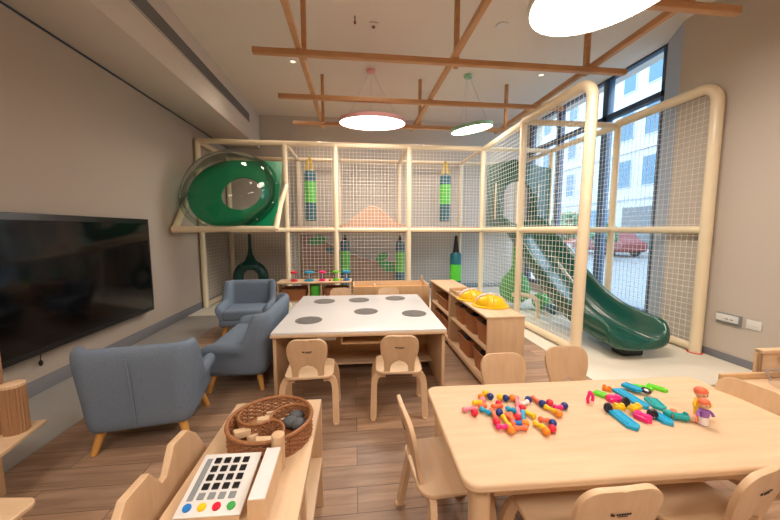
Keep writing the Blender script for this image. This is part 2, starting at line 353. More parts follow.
# decks and ramp
MB().b2(-1.04, -.34, FY+.05, BYY-.05, PZ-.05, PZ+.055, bev=.01).out('deck', 'rust', pf)
MB().b2(.94, 2.13, FY+.05, BYY-.05, PZ-.05, PZ+.055, bev=.01).out('deck', 'rust', pf)
MB().b2(-.26, .86, FY+.05, BYY-.05, PZ-.05, PZ+.055, bev=.01).out('deck', 'rust', pf)
MB().b2(2.21, 3.34, FY+.05, BYY-.05, PZ-.05, PZ+.055, bev=.01).out('deck', 'rust', pf)
MB().b2(-2.33, -1.12, FY+.05, BYY-.05, PZ-.05, PZ+.02, bev=.01).out('deck', 'mesh_dark', pf)
# hump
mb = MB(); rows = []
for y in (5.38, 5.5, 6.2, 6.38):
    rows.append([(x, y, PZ+.02+.06+(.33 if 5.45 < y < 6.3 else .31)*(.5-.5*cos(2*pi*(x+.26)/1.12))**.95) for x in [-.26+1.12*k/28 for k in range(29)]])
mb.grid(rows)
for row in (rows[0], rows[-1]): mb.grid([row, [(x, y, PZ+.02) for x, y, z in row]])
mb.grid([[(x, 5.38, PZ+.02) for x, y, z in rows[0]], [(x, 6.38, PZ+.02) for x, y, z in rows[0]]])
o = mb.out('climbing_hump', 'peach'); tag(o, 'smooth terracotta carpeted hump on the upper deck of the climbing frame', 'hump')
# brown ramp board with leaves under the left bays
t = thing('sloping_ramp', 'brown sloping ramp board with green leaf shapes under the upper deck', 'ramp', (0, 0, 0))
mb = MB(); mb.prism([(-1.02, .05), (.86, .05), (.86, .62), (.3, .66), (-.30, .86), (-.72, 1.14), (-1.02, 1.16)], lambda a, b, c: (a, BYY-.25+c, b), .05); mb.out('ramp_board', 'brownp', t)
def leaf(cx, cz, l, a, y=BYY-.27):
    pts = [(l/2*cos(q), .26*l*sin(q)*(1+.25*cos(q))) for q in [2*pi*k/20 for k in range(20)]]; ca, sa = cos(a), sin(a)
    MB().prism([(cx+p*ca-q*sa, cz+p*sa+q*ca) for p, q in pts], lambda a_, b_, c: (a_, y+c, b_), .018).out('leaf', 'leaf' if l > .25 else 'teal', t)
leaf(-.72, 1.05, .34, .2); leaf(-.44, .86, .24, -.3); leaf(.62, .55, .38, -.4); leaf(.52, .72, .26, .5)

# bubble window: green panel, clear dome
t = thing('bubble_window', 'green climbing frame panel with a large clear bubble dome bulging out', 'bubble window', (-1.72, SY+.02, PZ))
# panel plane runs from the front beam up and back to the frame
SL = math.atan2(.55, 1.0)
PT = Matrix.Rotation(-SL, 4, 'X')       # local x right, z up along slope
mb = MB(); n = 48
outer = []; hole = []
for k in range(n):
    a = 2*pi*k/n+pi/4; c, s_ = cos(a), sin(a); q = 1/max(abs(c), abs(s_)); hole.append((.12+.27*c, .60+.28*s_))
    if c > 0: outer.append((-.03+(.67 if abs(c) > .38 else .67*abs(c)/.38), .62+.56*max(-1, min(1, s_*1.08))))
    else: outer.append((-.03+.57*c*(1 if s_ < 0 or True else q), .62+.56*s_*(1+(.4142*(1-abs(c)/.7072) if abs(c) < .7072 else 0)*0)))
rows = []
for yy in (0, .02):
    pass
OA = [mb.bm.verts.new((a, 0, b)) for a, b in outer]; HA = [mb.bm.verts.new((a, 0, b)) for a, b in hole]
OB = [mb.bm.verts.new((a, .03, b)) for a, b in outer]; HB = [mb.bm.verts.new((a, .03, b)) for a, b in hole]
for k in range(n):
    k2 = (k+1) % n
    mb.bm.faces.new((OA[k], OA[k2], HA[k2], HA[k])); mb.bm.faces.new((OB[k], HB[k], HB[k2], OB[k2])); mb.bm.faces.new((OA[k], OB[k], OB[k2], OA[k2])); mb.bm.faces.new((HA[k], HA[k2], HB[k2], HB[k]))
bmesh.ops.transform(mb.bm, matrix=PT, verts=mb.bm.verts); mb.out('panel', 'green', t)
Rd = .62
prof = [(Rd*cos(a), .46*sin(a)) for a in [pi/2*k/14 for k in range(15)]]; prof[-1] = (0, .46)
DM = PT @ Matrix.Translation((-.03, -.01, .62)) @ Matrix.Rotation(R(90), 4, 'X')
MB().lathe(prof, seg=48, m=DM).out('dome', 'dome', t)
mb = MB(); mb.lathe([(Rd-.01, -.02), (Rd+.05, -.02), (Rd+.05, .03), (Rd-.01, .03), (Rd-.01, -.02)], seg=48, m=DM); mb.out('dome_flange', 'dome', t)
for k in range(12):
    a = 2*pi*k/12+.2; p = DM @ Vector(((Rd+.02)*cos(a), (Rd+.02)*sin(a), .032)); MB().sph(p, .011, seg=10).out('bolt', 'metal', t)

# hanging things
def bag(x, y, zt, zb, r_, bands, strap, lab, slen, grp='punch bags hanging in the climbing frame'):
    t = thing('punch_bag', lab, 'punch bag', (x, y, zb), 0, grp); h = zt-zb
    z = 0
    for i, (fr_, m_) in enumerate(bands):
        z1 = z+fr_*h; pr = [(r_, z), (r_, z1)]
        if i == 0: pr = [(0, 0), (r_*.85, 0), (r_, .02)]+pr[1:]
        if i == len(bands)-1: pr = pr[:1]+[(r_, z1-.05), (r_*.75, z1-.01), (0, z1)]
        MB().lathe(pr, seg=24).out('bag_band', m_, t); z = z1
    if strap == 'strapy':
        for s_ in (-1, 1): MB().sweep([(s_*r_*.75, -.01, h-.12), (s_*r_*.3, 0, h+slen*.5), (0, 0, h+slen)], [(-.022, -.004), (.022, -.004), (.022, .004), (-.022, .004)], up=(0, 1, 0)).out('strap', strap, t)
    else:
        MB().tube([(0, 0, h-.02), (0, 0, h+slen*.4), (0, 0, h+slen)], r_*.6, 12, r2=.022).out('strap', strap, t)
    MB().tube([(0, 0, h+slen-.01), (0, 0, h+slen+.05)], .008, 8).out('hook', 'metal', t)
b3 = [(.36, 'teal'), (.42, 'lime'), (.22, 'teal')]
bag(-.78, 5.85, 2.29, 1.41, .105, b3, 'strapy', 'banded teal and lime punch bag on yellow straps, upper left bay', .24)
bag(1.675, 5.85, 2.27, 1.41, .105, b3, 'strapy', 'banded teal and lime punch bag on yellow straps, upper right bay', .24)
bag(-.18, 5.85, 1.07, .14, .085, b3, 'blackv', 'lower banded punch bag behind the toy shelf, left of the ramp leaves', .09)
bag(.833, 5.85, 1.05, .14, .085, b3, 'blackv', 'lower banded punch bag right of the ramp leaves', .1)
bag(1.79, 5.5, .86, .10, .10, [(.33, 'teal'), (.38, 'lime'), (.29, 'teal')], 'blackv', 'lower punch bag with long black tapered strap behind the low shelf', .29)
# dark green ring swing on the left
t = thing('ring_swing', 'dark green hanging ring swing with a flared neck, behind the far armchair', 'swing', (-1.83, 5.8, .10))
mb = MB(); mb.tube([(.215*cos(a), 0, .32+.215*sin(a)) for a in [2*pi*k/32 for k in range(32)]], .085, 14, closed=True); mb.out('ring', 'greendk', t)
MB().lathe([(0, 1.08), (.022, 1.08), (.026, .85), (.045, .72), (.09, .62), (.17, .55), (.16, .5), (0, .5)], seg=20).out('neck', 'greendk', t)
# green pear bulb swing under the slide deck
t = thing('pear_swing', 'bright green pear shaped hanging bag under the slide platform', 'swing', (2.52, 4.75, .10))
MB().lathe([(0, 0), (.12, .01), (.21, .08), (.235, .22), (.19, .38), (.09, .50), (.045, .60), (.035, .9), (.03, 1.08), (0, 1.08)], seg=28).out('bag', 'leaf', t)
# teal rocker toy near the floor with cream loop rail
t = thing('crawl_toy', 'green and teal floor toy with round bars beside the slide', 'toy', (2.85, 4.55, .012))
MB().sph((0, 0, .14), .13, (1, 1.1, 1)).out('body', 'leaf', t)
for k, a in enumerate((-.5, -1.0, -1.6, .2)): MB().tube([(0, 0, .12), (.34*cos(a), .34*sin(a), .04)], .035, 12).out('bar', 'teal', t)
t = thing('loop_rail', 'low cream padded tube rail bent over beside the slide', 'rail', (0, 0, .012))
pts = [(2.2, 4.55, .33), (2.45, 4.5, .34)]
MB().tube([(2.22, 4.25, .32), (2.36, 4.2, .325), (2.47, 4.15, .31), (2.52, 4.12, .26), (2.53, 4.11, .18), (2.53, 4.11, 0)], .032, 12).out('rail_tube', 'tube', t)

# ------------------------------------------------------------------ slide and its entry panel
t = thing('slide_entry_panel', 'dark green grooved panel with an arched opening at the top of the slide', 'panel', (0, 5.2, PZ+.03))
def archpanel():
    mb = MB(); x0, x1, xc, hw = 2.22, 3.33, 2.74, .235
    out_ = [(x0, 0)]; top = lambda x: 1.03+.12*(1-abs(x-2.68)/.5 if abs(x-2.68) < .5 else 0)
    xs = [x0+(x1-x0)*k/30 for k in range(31)]
    for x in xs: 
        pass
    for a, b in zip(xs, xs[1:]):
        def lo(x): d = abs(x-xc); return 0 if d >= hw else .55+.24*math.sqrt(max(0, 1-(d/hw)**2))
        za, zb = lo(a), lo(b)
        if (za == 0) != (zb == 0):
            if za == 0: a_ = xc-hw; mb.prism([(a, 0), (a_, 0), (a_, top(a_)), (a, top(a))], lambda p, q, c: (p, c, q), .04); a = a_; za = .55
            else: b_ = xc+hw; mb.prism([(b_, 0), (b, 0), (b, top(b)), (b_, top(b_))], lambda p, q, c: (p, c, q), .04); b = b_; zb = .55
        mb.prism([(a, za), (b, zb), (b, top(b)), (a, top(a))], lambda p, q, c: (p, c, q), .04)
    return mb
archpanel().out('panel_board', 'slide', t)
for x in (2.36, 3.12): MB().box((x, -.008, .45), (.022, .012, .60), bev=.004).out('groove_strip', 'tube', t)
mb = MB(); mb.tube([(2.74+.26*cos(a), -.01, max(.0, .55+.26*sin(a)) if 0 <= a <= pi else 0) for a in [pi*k/20 for k in range(21)]], .025, 10); mb.out('arch_trim', 'slide', t)

path = [(5.22, 1.26), (5.0, 1.22), (4.8, 1.11), (4.55, .94), (4.2, .70), (3.9, .50), (3.6, .33), (3.3, .215), (3.0, .165), (2.75, .15), (2.64, .155)]
def slide_mesh():
    mb = MB(); rows = []; n = len(path)
    Pd = [Vector((0, y, z)) for y, z in path]
    # smooth the path
    S = []
    for i in range(n-1):
        p0, p1, p2, p3 = Pd[max(0, i-1)], Pd[i], Pd[i+1], Pd[min(n-1, i+2)]
        for k in range(4):
            t_ = k/4; S.append(.5*((2*p1)+(-p0+p2)*t_+(2*p0-5*p1+4*p2-p3)*t_*t_+(-p0+3*p1-3*p2+p3)*t_**3))
    S.append(Pd[-1]); m = len(S)
    for i, p in enumerate(S):
        a = S[max(0, i-1)]; b = S[min(m-1, i+1)]; d = (b-a).normalized(); nrm = Vector((1, 0, 0)).cross(d); nrm = nrm if nrm.z > 0 else -nrm
        tt = i/(m-1); rail = .225*(1-max(0, (tt-.86)/.14)**2*.8); wd = .285-.06*max(0, (tt-.93)/.07)**2; th = .03
        xc = 2.74-.04*tt
        sec = []
        for k in range(13):      # inner channel from left rail to right rail
            q = k/12*2-1; u = abs(q)
            xx = wd*(1-.0)*math.copysign(min(1, u**.75*1.0), q); hh = rail*max(0, (u-.45)/.55)**2.2
            sec.append((xx, hh))
        sec += [(wd+.022, rail+.012), (wd+.045, rail), (wd+.05, rail-.04), (wd+.03, -.01), (wd*.7, -.05), (-wd*.7, -.05), (-wd-.03, -.01), (-wd-.05, rail-.04), (-wd-.045, rail), (-wd-.022, rail+.012)]
        rows.append([Vector((xc+x_, 0, 0))+p+nrm*h_ for x_, h_ in sec])
    V = [[mb.bm.verts.new(q) for q in r_] for r_ in rows]; K = len(V[0])
    for a, b in zip(V, V[1:]):
        for k in range(K): mb.bm.faces.new((a[k], a[(k+1) % K], b[(k+1) % K], b[k]))
    mb.bm.faces.new(V[0]); mb.bm.faces.new(V[-1][::-1])
    return mb
t = thing('slide', 'dark green plastic playground slide coming down between the netted posts', 'slide', (0, 0, 0))
o = slide_mesh().out('slide_chute', 'slide', t, ang=60); 
sb = o.modifiers.new('s', 'SUBSURF'); sb.levels = 1; sb.render_levels = 1
MB().b2(2.60, 2.82, 2.74, 2.90, .012, .105, bev=.02).out('foot_block', 'black', t)
for s_ in (2.4, 3.06): MB().tube([(s_, 5.18, 1.27), (s_, 5.12, 1.62), (s_, 5.18, 1.85)], .04, 12).out('entry_rail', 'slide', t)

# ------------------------------------------------------------------ TV and wall fittings
t = thing('television', 'large black flat screen television mounted low on the left wall', 'television', (XL+.022, 2.98, .33))
MB().b2(.02, .085, -.93, .93, 0, 1.04, bev=.008).out('bezel', 'black', t)
MB().b2(.08, .0875, -.89, .89, .05, .99, bev=.001).out('screen', 'screen', t)
MB().b2(0, .03, -.3, .3, .3, .75, bev=.002).out('wall_bracket', 'metal', t)
tag(MB().tube([(XL+.03, 2.63, .36), (XL+.028, 2.635, .30), (XL+.03, 2.63, .25)], .003, 8).sph((XL+.03, 2.63, .235), .014, (1, 1, 1.7)).out('power_cable', 'black'), 'short black cable with plug hanging below the television', 'cable')
t = thing('wall_socket', 'larger grey framed socket box on the right wall nearest the post', 'socket', (XR, 2.56, .42))
MB().b2(-.02, 0, -.10, .10, -.055, .045, bev=.004).out('back_box', 'c_grey', t); MB().b2(-.035, -.018, -.085, .09, -.03, .035, bev=.004).out('cover', 'whitep', t)
for dy in (-.04, .0): MB().b2(-.037, -.034, dy-.012, dy+.012, -.006, 0, bev=.001).out('slot', 'black', t)
t = thing('wall_switch', 'smaller white square switch plate on the right wall', 'switch', (XR, 2.37, .41))
MB().b2(-.012, 0, -.055, .055, -.042, .042, bev=.004).out('plate', 'whitep', t); MB().b2(-.016, -.011, -.03, .03, -.008, .006, bev=.002).out('rocker', 'whitep', t)

# ------------------------------------------------------------------ armchairs
def seatshell(W, D, hb, ha):
    r_ = .10; P = []; n = 10
    pts = [(-W/2+.02, D/2-.01), (-W/2+.012, D/3), (-W/2+.005, D/8), (-W/2, -.02), (-W/2, -.07), (-W/2, -.10), (-W/2, -.13)]
    for k in range(n+1): a = pi+pi/2*k/n; pts.append((-W/2+r_+r_*cos(a), -D/2+r_+r_*sin(a)))
    for q in (.25, .5, .75): pts.append((-W/2+r_+(W-2*r_)*q, -D/2))
    for k in range(n+1): a = 1.5*pi+pi/2*k/n; pts.append((W/2-r_+r_*cos(a), -D/2+r_+r_*sin(a)))
    pts += [(W/2, -.13), (W/2, -.10), (W/2, -.07), (W/2, -.02), (W/2-.005, D/8), (W/2-.012, D/3), (W/2-.02, D/2-.01)]
    m = len(pts); mb = MB(); V = []; t_ = .085
    for i, (x, y) in enumerate(pts):
        a = pts[max(0, i-1)]; b = pts[min(m-1, i+1)]; dx, dy = b[0]-a[0], b[1]-a[1]; l = math.hypot(dx, dy); nx, ny = dy/l, -dx/l   # outward?
        if nx*x+ny*(y) < 0: nx, ny = -nx, -ny
        f = min(1, max(0, (-D*.13-y)/(D*.19))); f = f*f*(3-2*f); h = ha+(hb-ha)*f
        if i in (0, m-1): h -= .035
        lean = .03*(1-f)+.022*f; z0 = .125
        sec = [(-.045, z0), (-.022, z0+.03), (-.012, z0+.16), (lean*.55, z0+(h-z0)*.7), (lean, h-.035), (lean-.02, h), (lean-t_*.6, h), (lean-t_, h-.035), (-t_+lean*.3, z0+.2), (-t_, z0+.02), (-t_+.01, z0)]
        V.append([mb.bm.verts.new((x+nx*o_, y+ny*o_, z_)) for o_, z_ in sec])
    K = len(V[0])
    for a, b in zip(V, V[1:]):
        for k in range(K): mb.bm.faces.new((a[k], a[(k+1) % K], b[(k+1) % K], b[k]))
    mb.bm.faces.new(V[0]); mb.bm.faces.new(V[-1][::-1]); return mb
def armchair(name, lab, cat, loc, rz, W, D=.52, hb=.62, ha=.40):
    t = thing(name, lab, cat, loc, rz)
    o = seatshell(W, D, hb, ha).out('upholstered_shell', 'fabric', t, ang=180); s_ = o.modifiers.new('s', 'SUBSURF'); s_.levels = 2; s_.render_levels = 2
    mb = MB(); mb.box((0, .03, .275), (W-.13, D-.10, .12), bev=.035, seg=4); mb.out('seat_cushion', 'fabric', t)
    mb = MB(); mb.box((0, .02, .185), (W-.06, D-.06, .075), bev=.03, seg=3); mb.out('seat_base', 'fabric', t)
    MB().tube([(0, -D/2+.0, .2), (0, -D/2-.003, .3), (0, -D/2-.030, .45), (0, -D/2-.048, hb-.05)], .0028, 6).out('back_seam', 'seam', t)
    for sx in (-1, 1):
        for sy in (-1, 1):
            MB().tube([(sx*(W/2-.10), sy*(D/2-.10), .165), (sx*(W/2-.055), sy*(D/2-.06), .0)], .026, 14, r2=.017).out('leg', 'amber', t)
    return t
armchair('armchair', 'blue-grey fabric armchair nearest the television, seen from behind', 'armchair', (-1.255, 2.06, .004), R(9), .575)
armchair('armchair', 'blue-grey fabric armchair furthest back, facing the camera below the bubble window', 'armchair', (-1.30, 3.95, 0), R(184), .58)
armchair('loveseat', 'wider blue-grey two seat sofa side-on beside the white table', 'sofa', (-.93, 2.86, 0), R(90), .86, D=.52)

# ------------------------------------------------------------------ kids chairs
def backw(z):   # half width and notch half width at height z (0..1 over backrest)
    return None
def make_chair(lab, grp):
    t = thing('kids_chair', lab, 'chair', (0, 0, 0), 0, grp)
    sz = .32; zt = .578
    yb = lambda x, z: -.135-.20*max(0, z-sz)-.0+.35*(x*x)*3*.35
    # seat
    mb = MB(); rows = []
    O = rrect(.31, .30, .06, 6)
    mb.prism([(a, b) for a, b in O], lambda a, b, c: (a, b+.0, sz-.016+c-.010*(1-abs(a)/.155)**1*0), .018); o = mb.out('seat', 'birch', t); bv = o.modifiers.new('b', 'BEVEL'); bv.width = .004; bv.segments = 2
    # backrest with arched cut-out
    mb = MB(); zs = [sz-.005+k*.02 for k in range(9)]; zs = [sz-.01, .33, .35, .37, .385, .395, .402, .41, .43, .45, .47, .49, .505, .52, .532, .545, .556, .566, .573, .577, zt]
    def W(z):
        w = .100+.032*min(1, max(0, (z-.36)/.13))**1.0; w = .100+.024*(.5-.5*cos(pi*min(1, max(0, (z-.37)/.12)))); rt_ = .062
        if z > zt-rt_: w = w-rt_+math.sqrt(max(0, rt_**2-(z-(zt-rt_))**2))
        return w
    def Hh(z): return .060*max(0, 1-((z-sz)/.083)**3)**.5 if z > sz else .060
    cols = 5; bm = mb.bm; L_, R_ = [], []
    for z in zs:
        w, h = W(z), Hh(z) if z < .403 else 0
        L_.append([(-w+(w-h)*k/cols, z) for k in range(cols+1)]); R_.append([(h+(w-h)*k/cols, z) for k in range(cols+1)])
    for rows_ in (L_, R_): mb.grid([[Vector((x, yb(x, z), z)) for x, z in r_] for r_ in rows_])
    bmesh.ops.remove_doubles(bm, verts=bm.verts, dist=.0005)
    o = mb.out('backrest', 'birch_z', t, ang=60); s_ = o.modifiers.new('s', 'SOLIDIFY'); s_.thickness = .016; s_.offset = 0; b_ = o.modifiers.new('b', 'BEVEL'); b_.width = .004; b_.segments = 2
    # small dark printed mark on the rear face (illegible in the photo: bars only)
    mk = MB()
    zc = .497; y_ = yb(0, zc)-.0098
    def bit(x0, x1, z0, z1): mk.box(((x0+x1)/2, y_-.0002-.2*((z0+z1)/2-zc), (z0+z1)/2), (x1-x0, .001, z1-z0), rot=(R(11.3), 0, 0), bev=0)
    bit(-.030, -.024, zc-.002, zc+.006); bit(-.024, -.018, zc-.004, zc+.003)
    for k in range(6): bit(-.013+k*.0075, -.0075+k*.0075, zc-.0025, zc+.003)
    bit(-.008, .022, zc-.008, zc-.006)
    mk.out('printed_mark', 'dark', o)
    # bent legs, flat plywood strips
    sec = [(-.016, -.009), (.016, -.009), (.016, .009), (-.016, .009)]
    for sx in (-1, 1):
        for yb_, yf in ((-.105, -.155), (.10, .135)):
            P_ = [(sx*.09, yb_, sz-.028), (sx*.125, yb_, sz-.027), (sx*.148, yb_+(yf-yb_)*.05, sz-.036), (sx*.160, yb_+(yf-yb_)*.12, sz-.058), (sx*.166, yb_+(yf-yb_)*.2, sz-.09), (sx*.172, yf, 0.012)]
            mb = MB(); mb.sweep(P_, [(-.020, -.012), (.020, -.012), (.020, .012), (-.020, .012)], up=(0, 1, 0)); 
            lg = mb.out('leg', 'birch_z', t, ang=40)
            MB().box((sx*.1722, yf, .007), (.028, .044, .014), bev=.003).out('foot_cap', 'birch', lg)
    return t
G1 = 'small birch chairs at the white table'; G2 = 'small birch chairs round the near table'
ch0 = make_chair('small birch chair in front of the white table, the left one', G1); ch0.location = (-.305, 2.13, 0); ch0.rotation_euler = (0, 0, R(1))
dup(ch0, (.292, 2.14, 0), R(-4), 'small birch chair in front of the white table, the right one', G1)
dup(ch0, (-.17, 3.52, 0), R(180), 'small birch chair behind the white table at its left', G1)
dup(ch0, (.385, 3.47, 0), R(180), 'small birch chair behind the white table at its right', G1)
dup(ch0, (.36, 1.17, 0), R(-86), 'small birch chair side-on at the left end of the near table', G2)
dup(ch0, (.79, 1.425, 0), R(178), 'small birch chair behind the near table, in front of the low shelf', G2)
dup(ch0, (1.195, 1.485, 0), R(176), 'small birch chair behind the near table, nearest the netted post', G2)
dup(ch0, (.695, .885, 0), R(0), 'small birch chair at the front edge of the near table, left one', G2)
dup(ch0, (1.13, .90, 0), R(13), 'small birch chair at the front edge of the near table, right one at the corner', G2)
dup(ch0, (1.545, 1.12, 0), R(98), 'small birch chair at the right end of the near table', G2)

# ------------------------------------------------------------------ near table
t = thing('kids_table', 'near birch table with rounded corners holding scattered toys', 'table', (1.015, 1.118, 0), R(-1.6))
o = MB().prism(rrect(1.385, .605, .05, 8), lambda a, b, c: (a, b, .472+c), .028).out('tabletop', 'birch', t); b_ = o.modifiers.new('b', 'BEVEL'); b_.width = .008; b_.segments = 3
ap = MB(); 
for s_ in (-1, 1): ap.b2(-.58, .58, s_*.235-.01, s_*.235+.01, .41, .472); ap.b2(s_*.6-.01, s_*.6+.01, -.22, .22, .41, .472)
ap.out('apron', 'birch', t)
for sx in (-1, 1):
    for sy in (-1, 1): MB().tube([(sx*.625, sy*.24, .472), (sx*.625, sy*.24, 0)], .034, 20).out('leg', 'birch_z', t)

# ------------------------------------------------------------------ white table
t = thing('activity_table', 'square white-topped activity table with birch side panels and six grey mats', 'table', (.052, 2.96, 0), R(-1.5))
MB().b2(-.65, .65, -.655, .655, .488, .505, bev=.002).out('white_top', 'white', t)
MB().b2(-.655, .655, -.66, .66, .466, .488, bev=.003).out('edge_board', 'birch', t)
for s_ in (-1, 1): MB().b2(s_*.635-.012, s_*.635+.012, -.62, .62, 0, .462, bev=.003).out('side_panel', 'birch_z', t)
MB().b2(-.62, .62, -.012, .012, .10, .462, bev=.002).out('centre_panel', 'ply', t)
MB().b2(-.62, .62, -.28, .28, .09, .105, bev=.002).out('lower_shelf', 'birch', t)
cb = MB(); cb.b2(-.15, .21, -.58, -.1, .378, .388, .001); cb.b2(-.15, -.14, -.58, -.1, .378, .466, .001); cb.b2(.20, .21, -.58, -.1, .378, .466, .001); cb.b2(-.14, .20, -.2, -.19, .388, .466, .001); cb.out('drawer_box', 'ply', t)
for x in (-.26, .30): MB().b2(x-.07, x+.07, -.56, -.2, .405, .458, bev=.004).out('white_drawer', 'white', t)
for x, y, dl in ((-.322, 3.333, 'rear left'), (.037, 3.356, 'rear middle'), (.433, 3.40, 'rear right'), (.095, 2.868, 'centre'), (.52, 2.751, 'front right'), (-.386, 2.63, 'front left')):
    tag(MB().lathe([(0, 0), (.108, 0), (.11, .002), (.108, .004), (0, .004)], (x, y, .505), 40).out('table_mat', 'greydisc'), f'round dark grey mat on the white table, {dl} one of six', 'mat', 'round mats on the white table')

# ------------------------------------------------------------------ low shelf units with bins
def lowshelf(lab, y0, y1):
    t = thing('low_shelf', lab, 'shelf', (.985, y0, 0)); L_ = y1-y0; D = .295; H = .60; z0 = .065
    MB().b2(-.01, D, 0, L_, H-.018, H, bev=.003).out('top_board', 'birch_y', t)
    MB().b2(0, D, 0.004, .022, z0, H-.018, bev=.002).out('end_panel', 'birch_z', t); MB().b2(0, D, L_-.022, L_-.004, z0, H-.018, bev=.002).out('end_panel', 'birch_z', t)
    MB().b2(D-.012, D, .02, L_-.02, z0, H-.018, bev=.001).out('back_panel', 'birch_y', t)
    MB().b2(0, D, .02, L_-.02, z0, z0+.018, bev=.002).out('bottom_board', 'birch_y', t)
    MB().b2(0, D-.01, .02, L_-.02, .325, .343, bev=.002).out('shelf_board', 'birch_y', t)
    MB().b2(-.012, .004, .0, L_, z0-.012, z0+.03, bev=.002).out('front_lip', 'birch_y', t)
    for x in (.05, D-.05):
        for y in (.06, L_-.06):
            c = MB(); c.lathe([(0, -.012), (.026, -.012), (.028, 0), (.026, .012), (0, .012)], (x, y, .028), 16, m=Matrix.Rotation(R(90), 4, 'X')); c.b2(x-.012, x+.012, y-.016, y+.016, .04, .066, .002); c.out('caster', 'black', t)
    return t
lowshelf('near low birch shelf unit on casters with yellow helmets on top', 2.235, 3.20)
lowshelf('far low birch shelf unit on casters by the planter box', 3.22, 4.03)
def bin_(lab, x, y, z, w, d, h, grp='brown woven bins in the low shelves'):
    t = thing('storage_bin', lab, 'bin', (x, y, z), 0, grp)
    mb = MB(); O1 = rrect(w*.86, d*.86, .04, 5); O2 = rrect(w, d, .045, 5); O3 = rrect(w-.016, d-.016, .04, 5); O4 = rrect(w*.86-.016, d*.86-.016, .035, 5)
    V = [[mb.bm.verts.new((a, b, zz)) for a, b in OO] for OO, zz in ((O1, 0), (O2, h), (O3, h), (O4, .01))]; K = len(O1)
    for A, B in zip(V, V[1:]):
        for k in range(K): mb.bm.faces.new((A[k], A[(k+1) % K], B[(k+1) % K], B[k]))
    mb.bm.faces.new(V[0]); mb.bm.faces.new(V[-1]); mb.out('bin_body', 'bin', t)
    MB().tube([(a*1.0, b*1.0, h) for a, b in O2], .007, 8, closed=True).out('rim', 'wicker', t)
    return t
def contents(x, y, z, w, d, names):
    pass
bins = [('brown woven bin, upper shelf of near unit, front one', 1.122, 2.41, .343, .235, .265, .16), ('brown woven bin, upper shelf of near unit, middle one', 1.122, 2.70, .343, .235, .265, .16),
        ('brown woven bin, upper shelf of near unit, rear one', 1.122, 2.99, .343, .235, .25, .16),
        ('brown woven bin, bottom shelf of near unit, front one', 1.122, 2.44, .083, .235, .33, .16), ('brown woven bin, bottom shelf of near unit, rear one', 1.122, 2.85, .083, .235, .33, .16),
        ('brown woven bin, bottom shelf of far unit, front one', 1.122, 3.42, .083, .235, .30, .16), ('brown woven bin, bottom shelf of far unit, rear one', 1.122, 3.78, .083, .235, .30, .16),
        ('brown woven bin, upper shelf of far unit', 1.122, 3.62, .343, .235, .50, .12)]
for a in bins: bin_(*a)
i = 0
for lab, x, y, z, w_, d_, h_ in bins[:5]:
    for k in range(3):
        i += 1; c = random.choice(['dark', 'stone', 'cork'])
        dx, dy = random.uniform(-.05, .05), (k-1)*.075
        wd = ['nearest', 'middle', 'furthest'][k]
        o = MB().sph((0, 0, 0), .042, (1, .8, .8), 12).out('play_food', {'dark': 'dark', 'stone': 'stone', 'cork': 'cork'}[c]); o.location = (x+dx, y+dy, z+h_-.035)
        tag(o, {'dark': 'dark', 'stone': 'grey', 'cork': 'brown'}[c]+' rounded toy lump in the '+lab.replace('brown woven ', '').replace(', ', ' ')[:48]+', '+wd, 'toy', 'rounded toys in the bins')

# helmets
def helmet(x, y, z, rz, s_, lab):
    t = thing('toy_helmet', lab, 'helmet', (x, y, z), rz)
    pr = [(.10*cos(a)*s_, .012+.085*sin(a)*s_) for a in [pi/2*k/10 for k in range(11)]]; pr[-1] = (0, .012+.085*s_)
    mb = MB(); mb.lathe(pr, seg=32); bmesh.ops.scale(mb.bm, vec=(1, 1.2, 1), verts=mb.bm.verts); mb.out('shell', 'c_gold', t)
    mb = MB(); mb.lathe([(.095*s_, .004), (.118*s_, .002), (.118*s_, .010), (.098*s_, .016)], seg=32); bmesh.ops.scale(mb.bm, vec=(1, 1.22, 1), verts=mb.bm.verts); mb.out('brim', 'c_gold', t)
    for k, ya in enumerate((-.022, .022)): MB().tube([(.101*s_*cos(a), ya, .012+.088*s_*sin(a)) for a in [pi*j/16 for j in range(17)]], .005, 8).out('ridge', 'c_gold', t)
    MB().sweep([(-.104*s_*cos(a)*.0+ .0+.06*s_*0, .122*s_*cos(a), .012+.088*s_*sin(a)) for a in [pi*(.12+.76*j/16) for j in range(17)]], [(-.003, -.026), (.003, -.026), (.003, .026), (-.003, .026)], up=(1, 0, 0)).out('white_stripe', 'c_white', t)
helmet(1.15, 2.57, .60, R(70), 1.08, 'yellow toy hard hat with white stripe, nearer of two on the shelf')
helmet(1.09, 2.84, .60, R(80), 1.0, 'yellow toy hard hat with white stripe, further of two on the shelf')
t = thing('wooden_tray', 'shallow wooden tray behind the yellow helmets on the low shelf', 'tray', (1.10, 3.13, .60))
MB().b2(-.10, .10, -.12, .12, 0, .008).out('tray_base', 'birch', t)
tr = MB(); 
for s_ in (-1, 1): tr.b2(s_*.10-.006, s_*.10+.006, -.12, .12, 0, .04); tr.b2(-.10, .10, s_*.12-.006, s_*.12+.006, 0, .04)
tr.out('tray_rim', 'ply', t)
tag(MB().box((1.12, 3.12, .62), (.07, .05, .022), rot=(0, 0, .4), bev=.006).out('toy_block', 'c_purple'), 'small purple block lying in the wooden tray', 'block')
tag(MB().box((1.025, 2.93, .612), (.05, .05, .024), rot=(0, 0, .7), bev=.01).out('toy_block', 'c_pink'), 'pale pink toy block beside the further helmet', 'block')

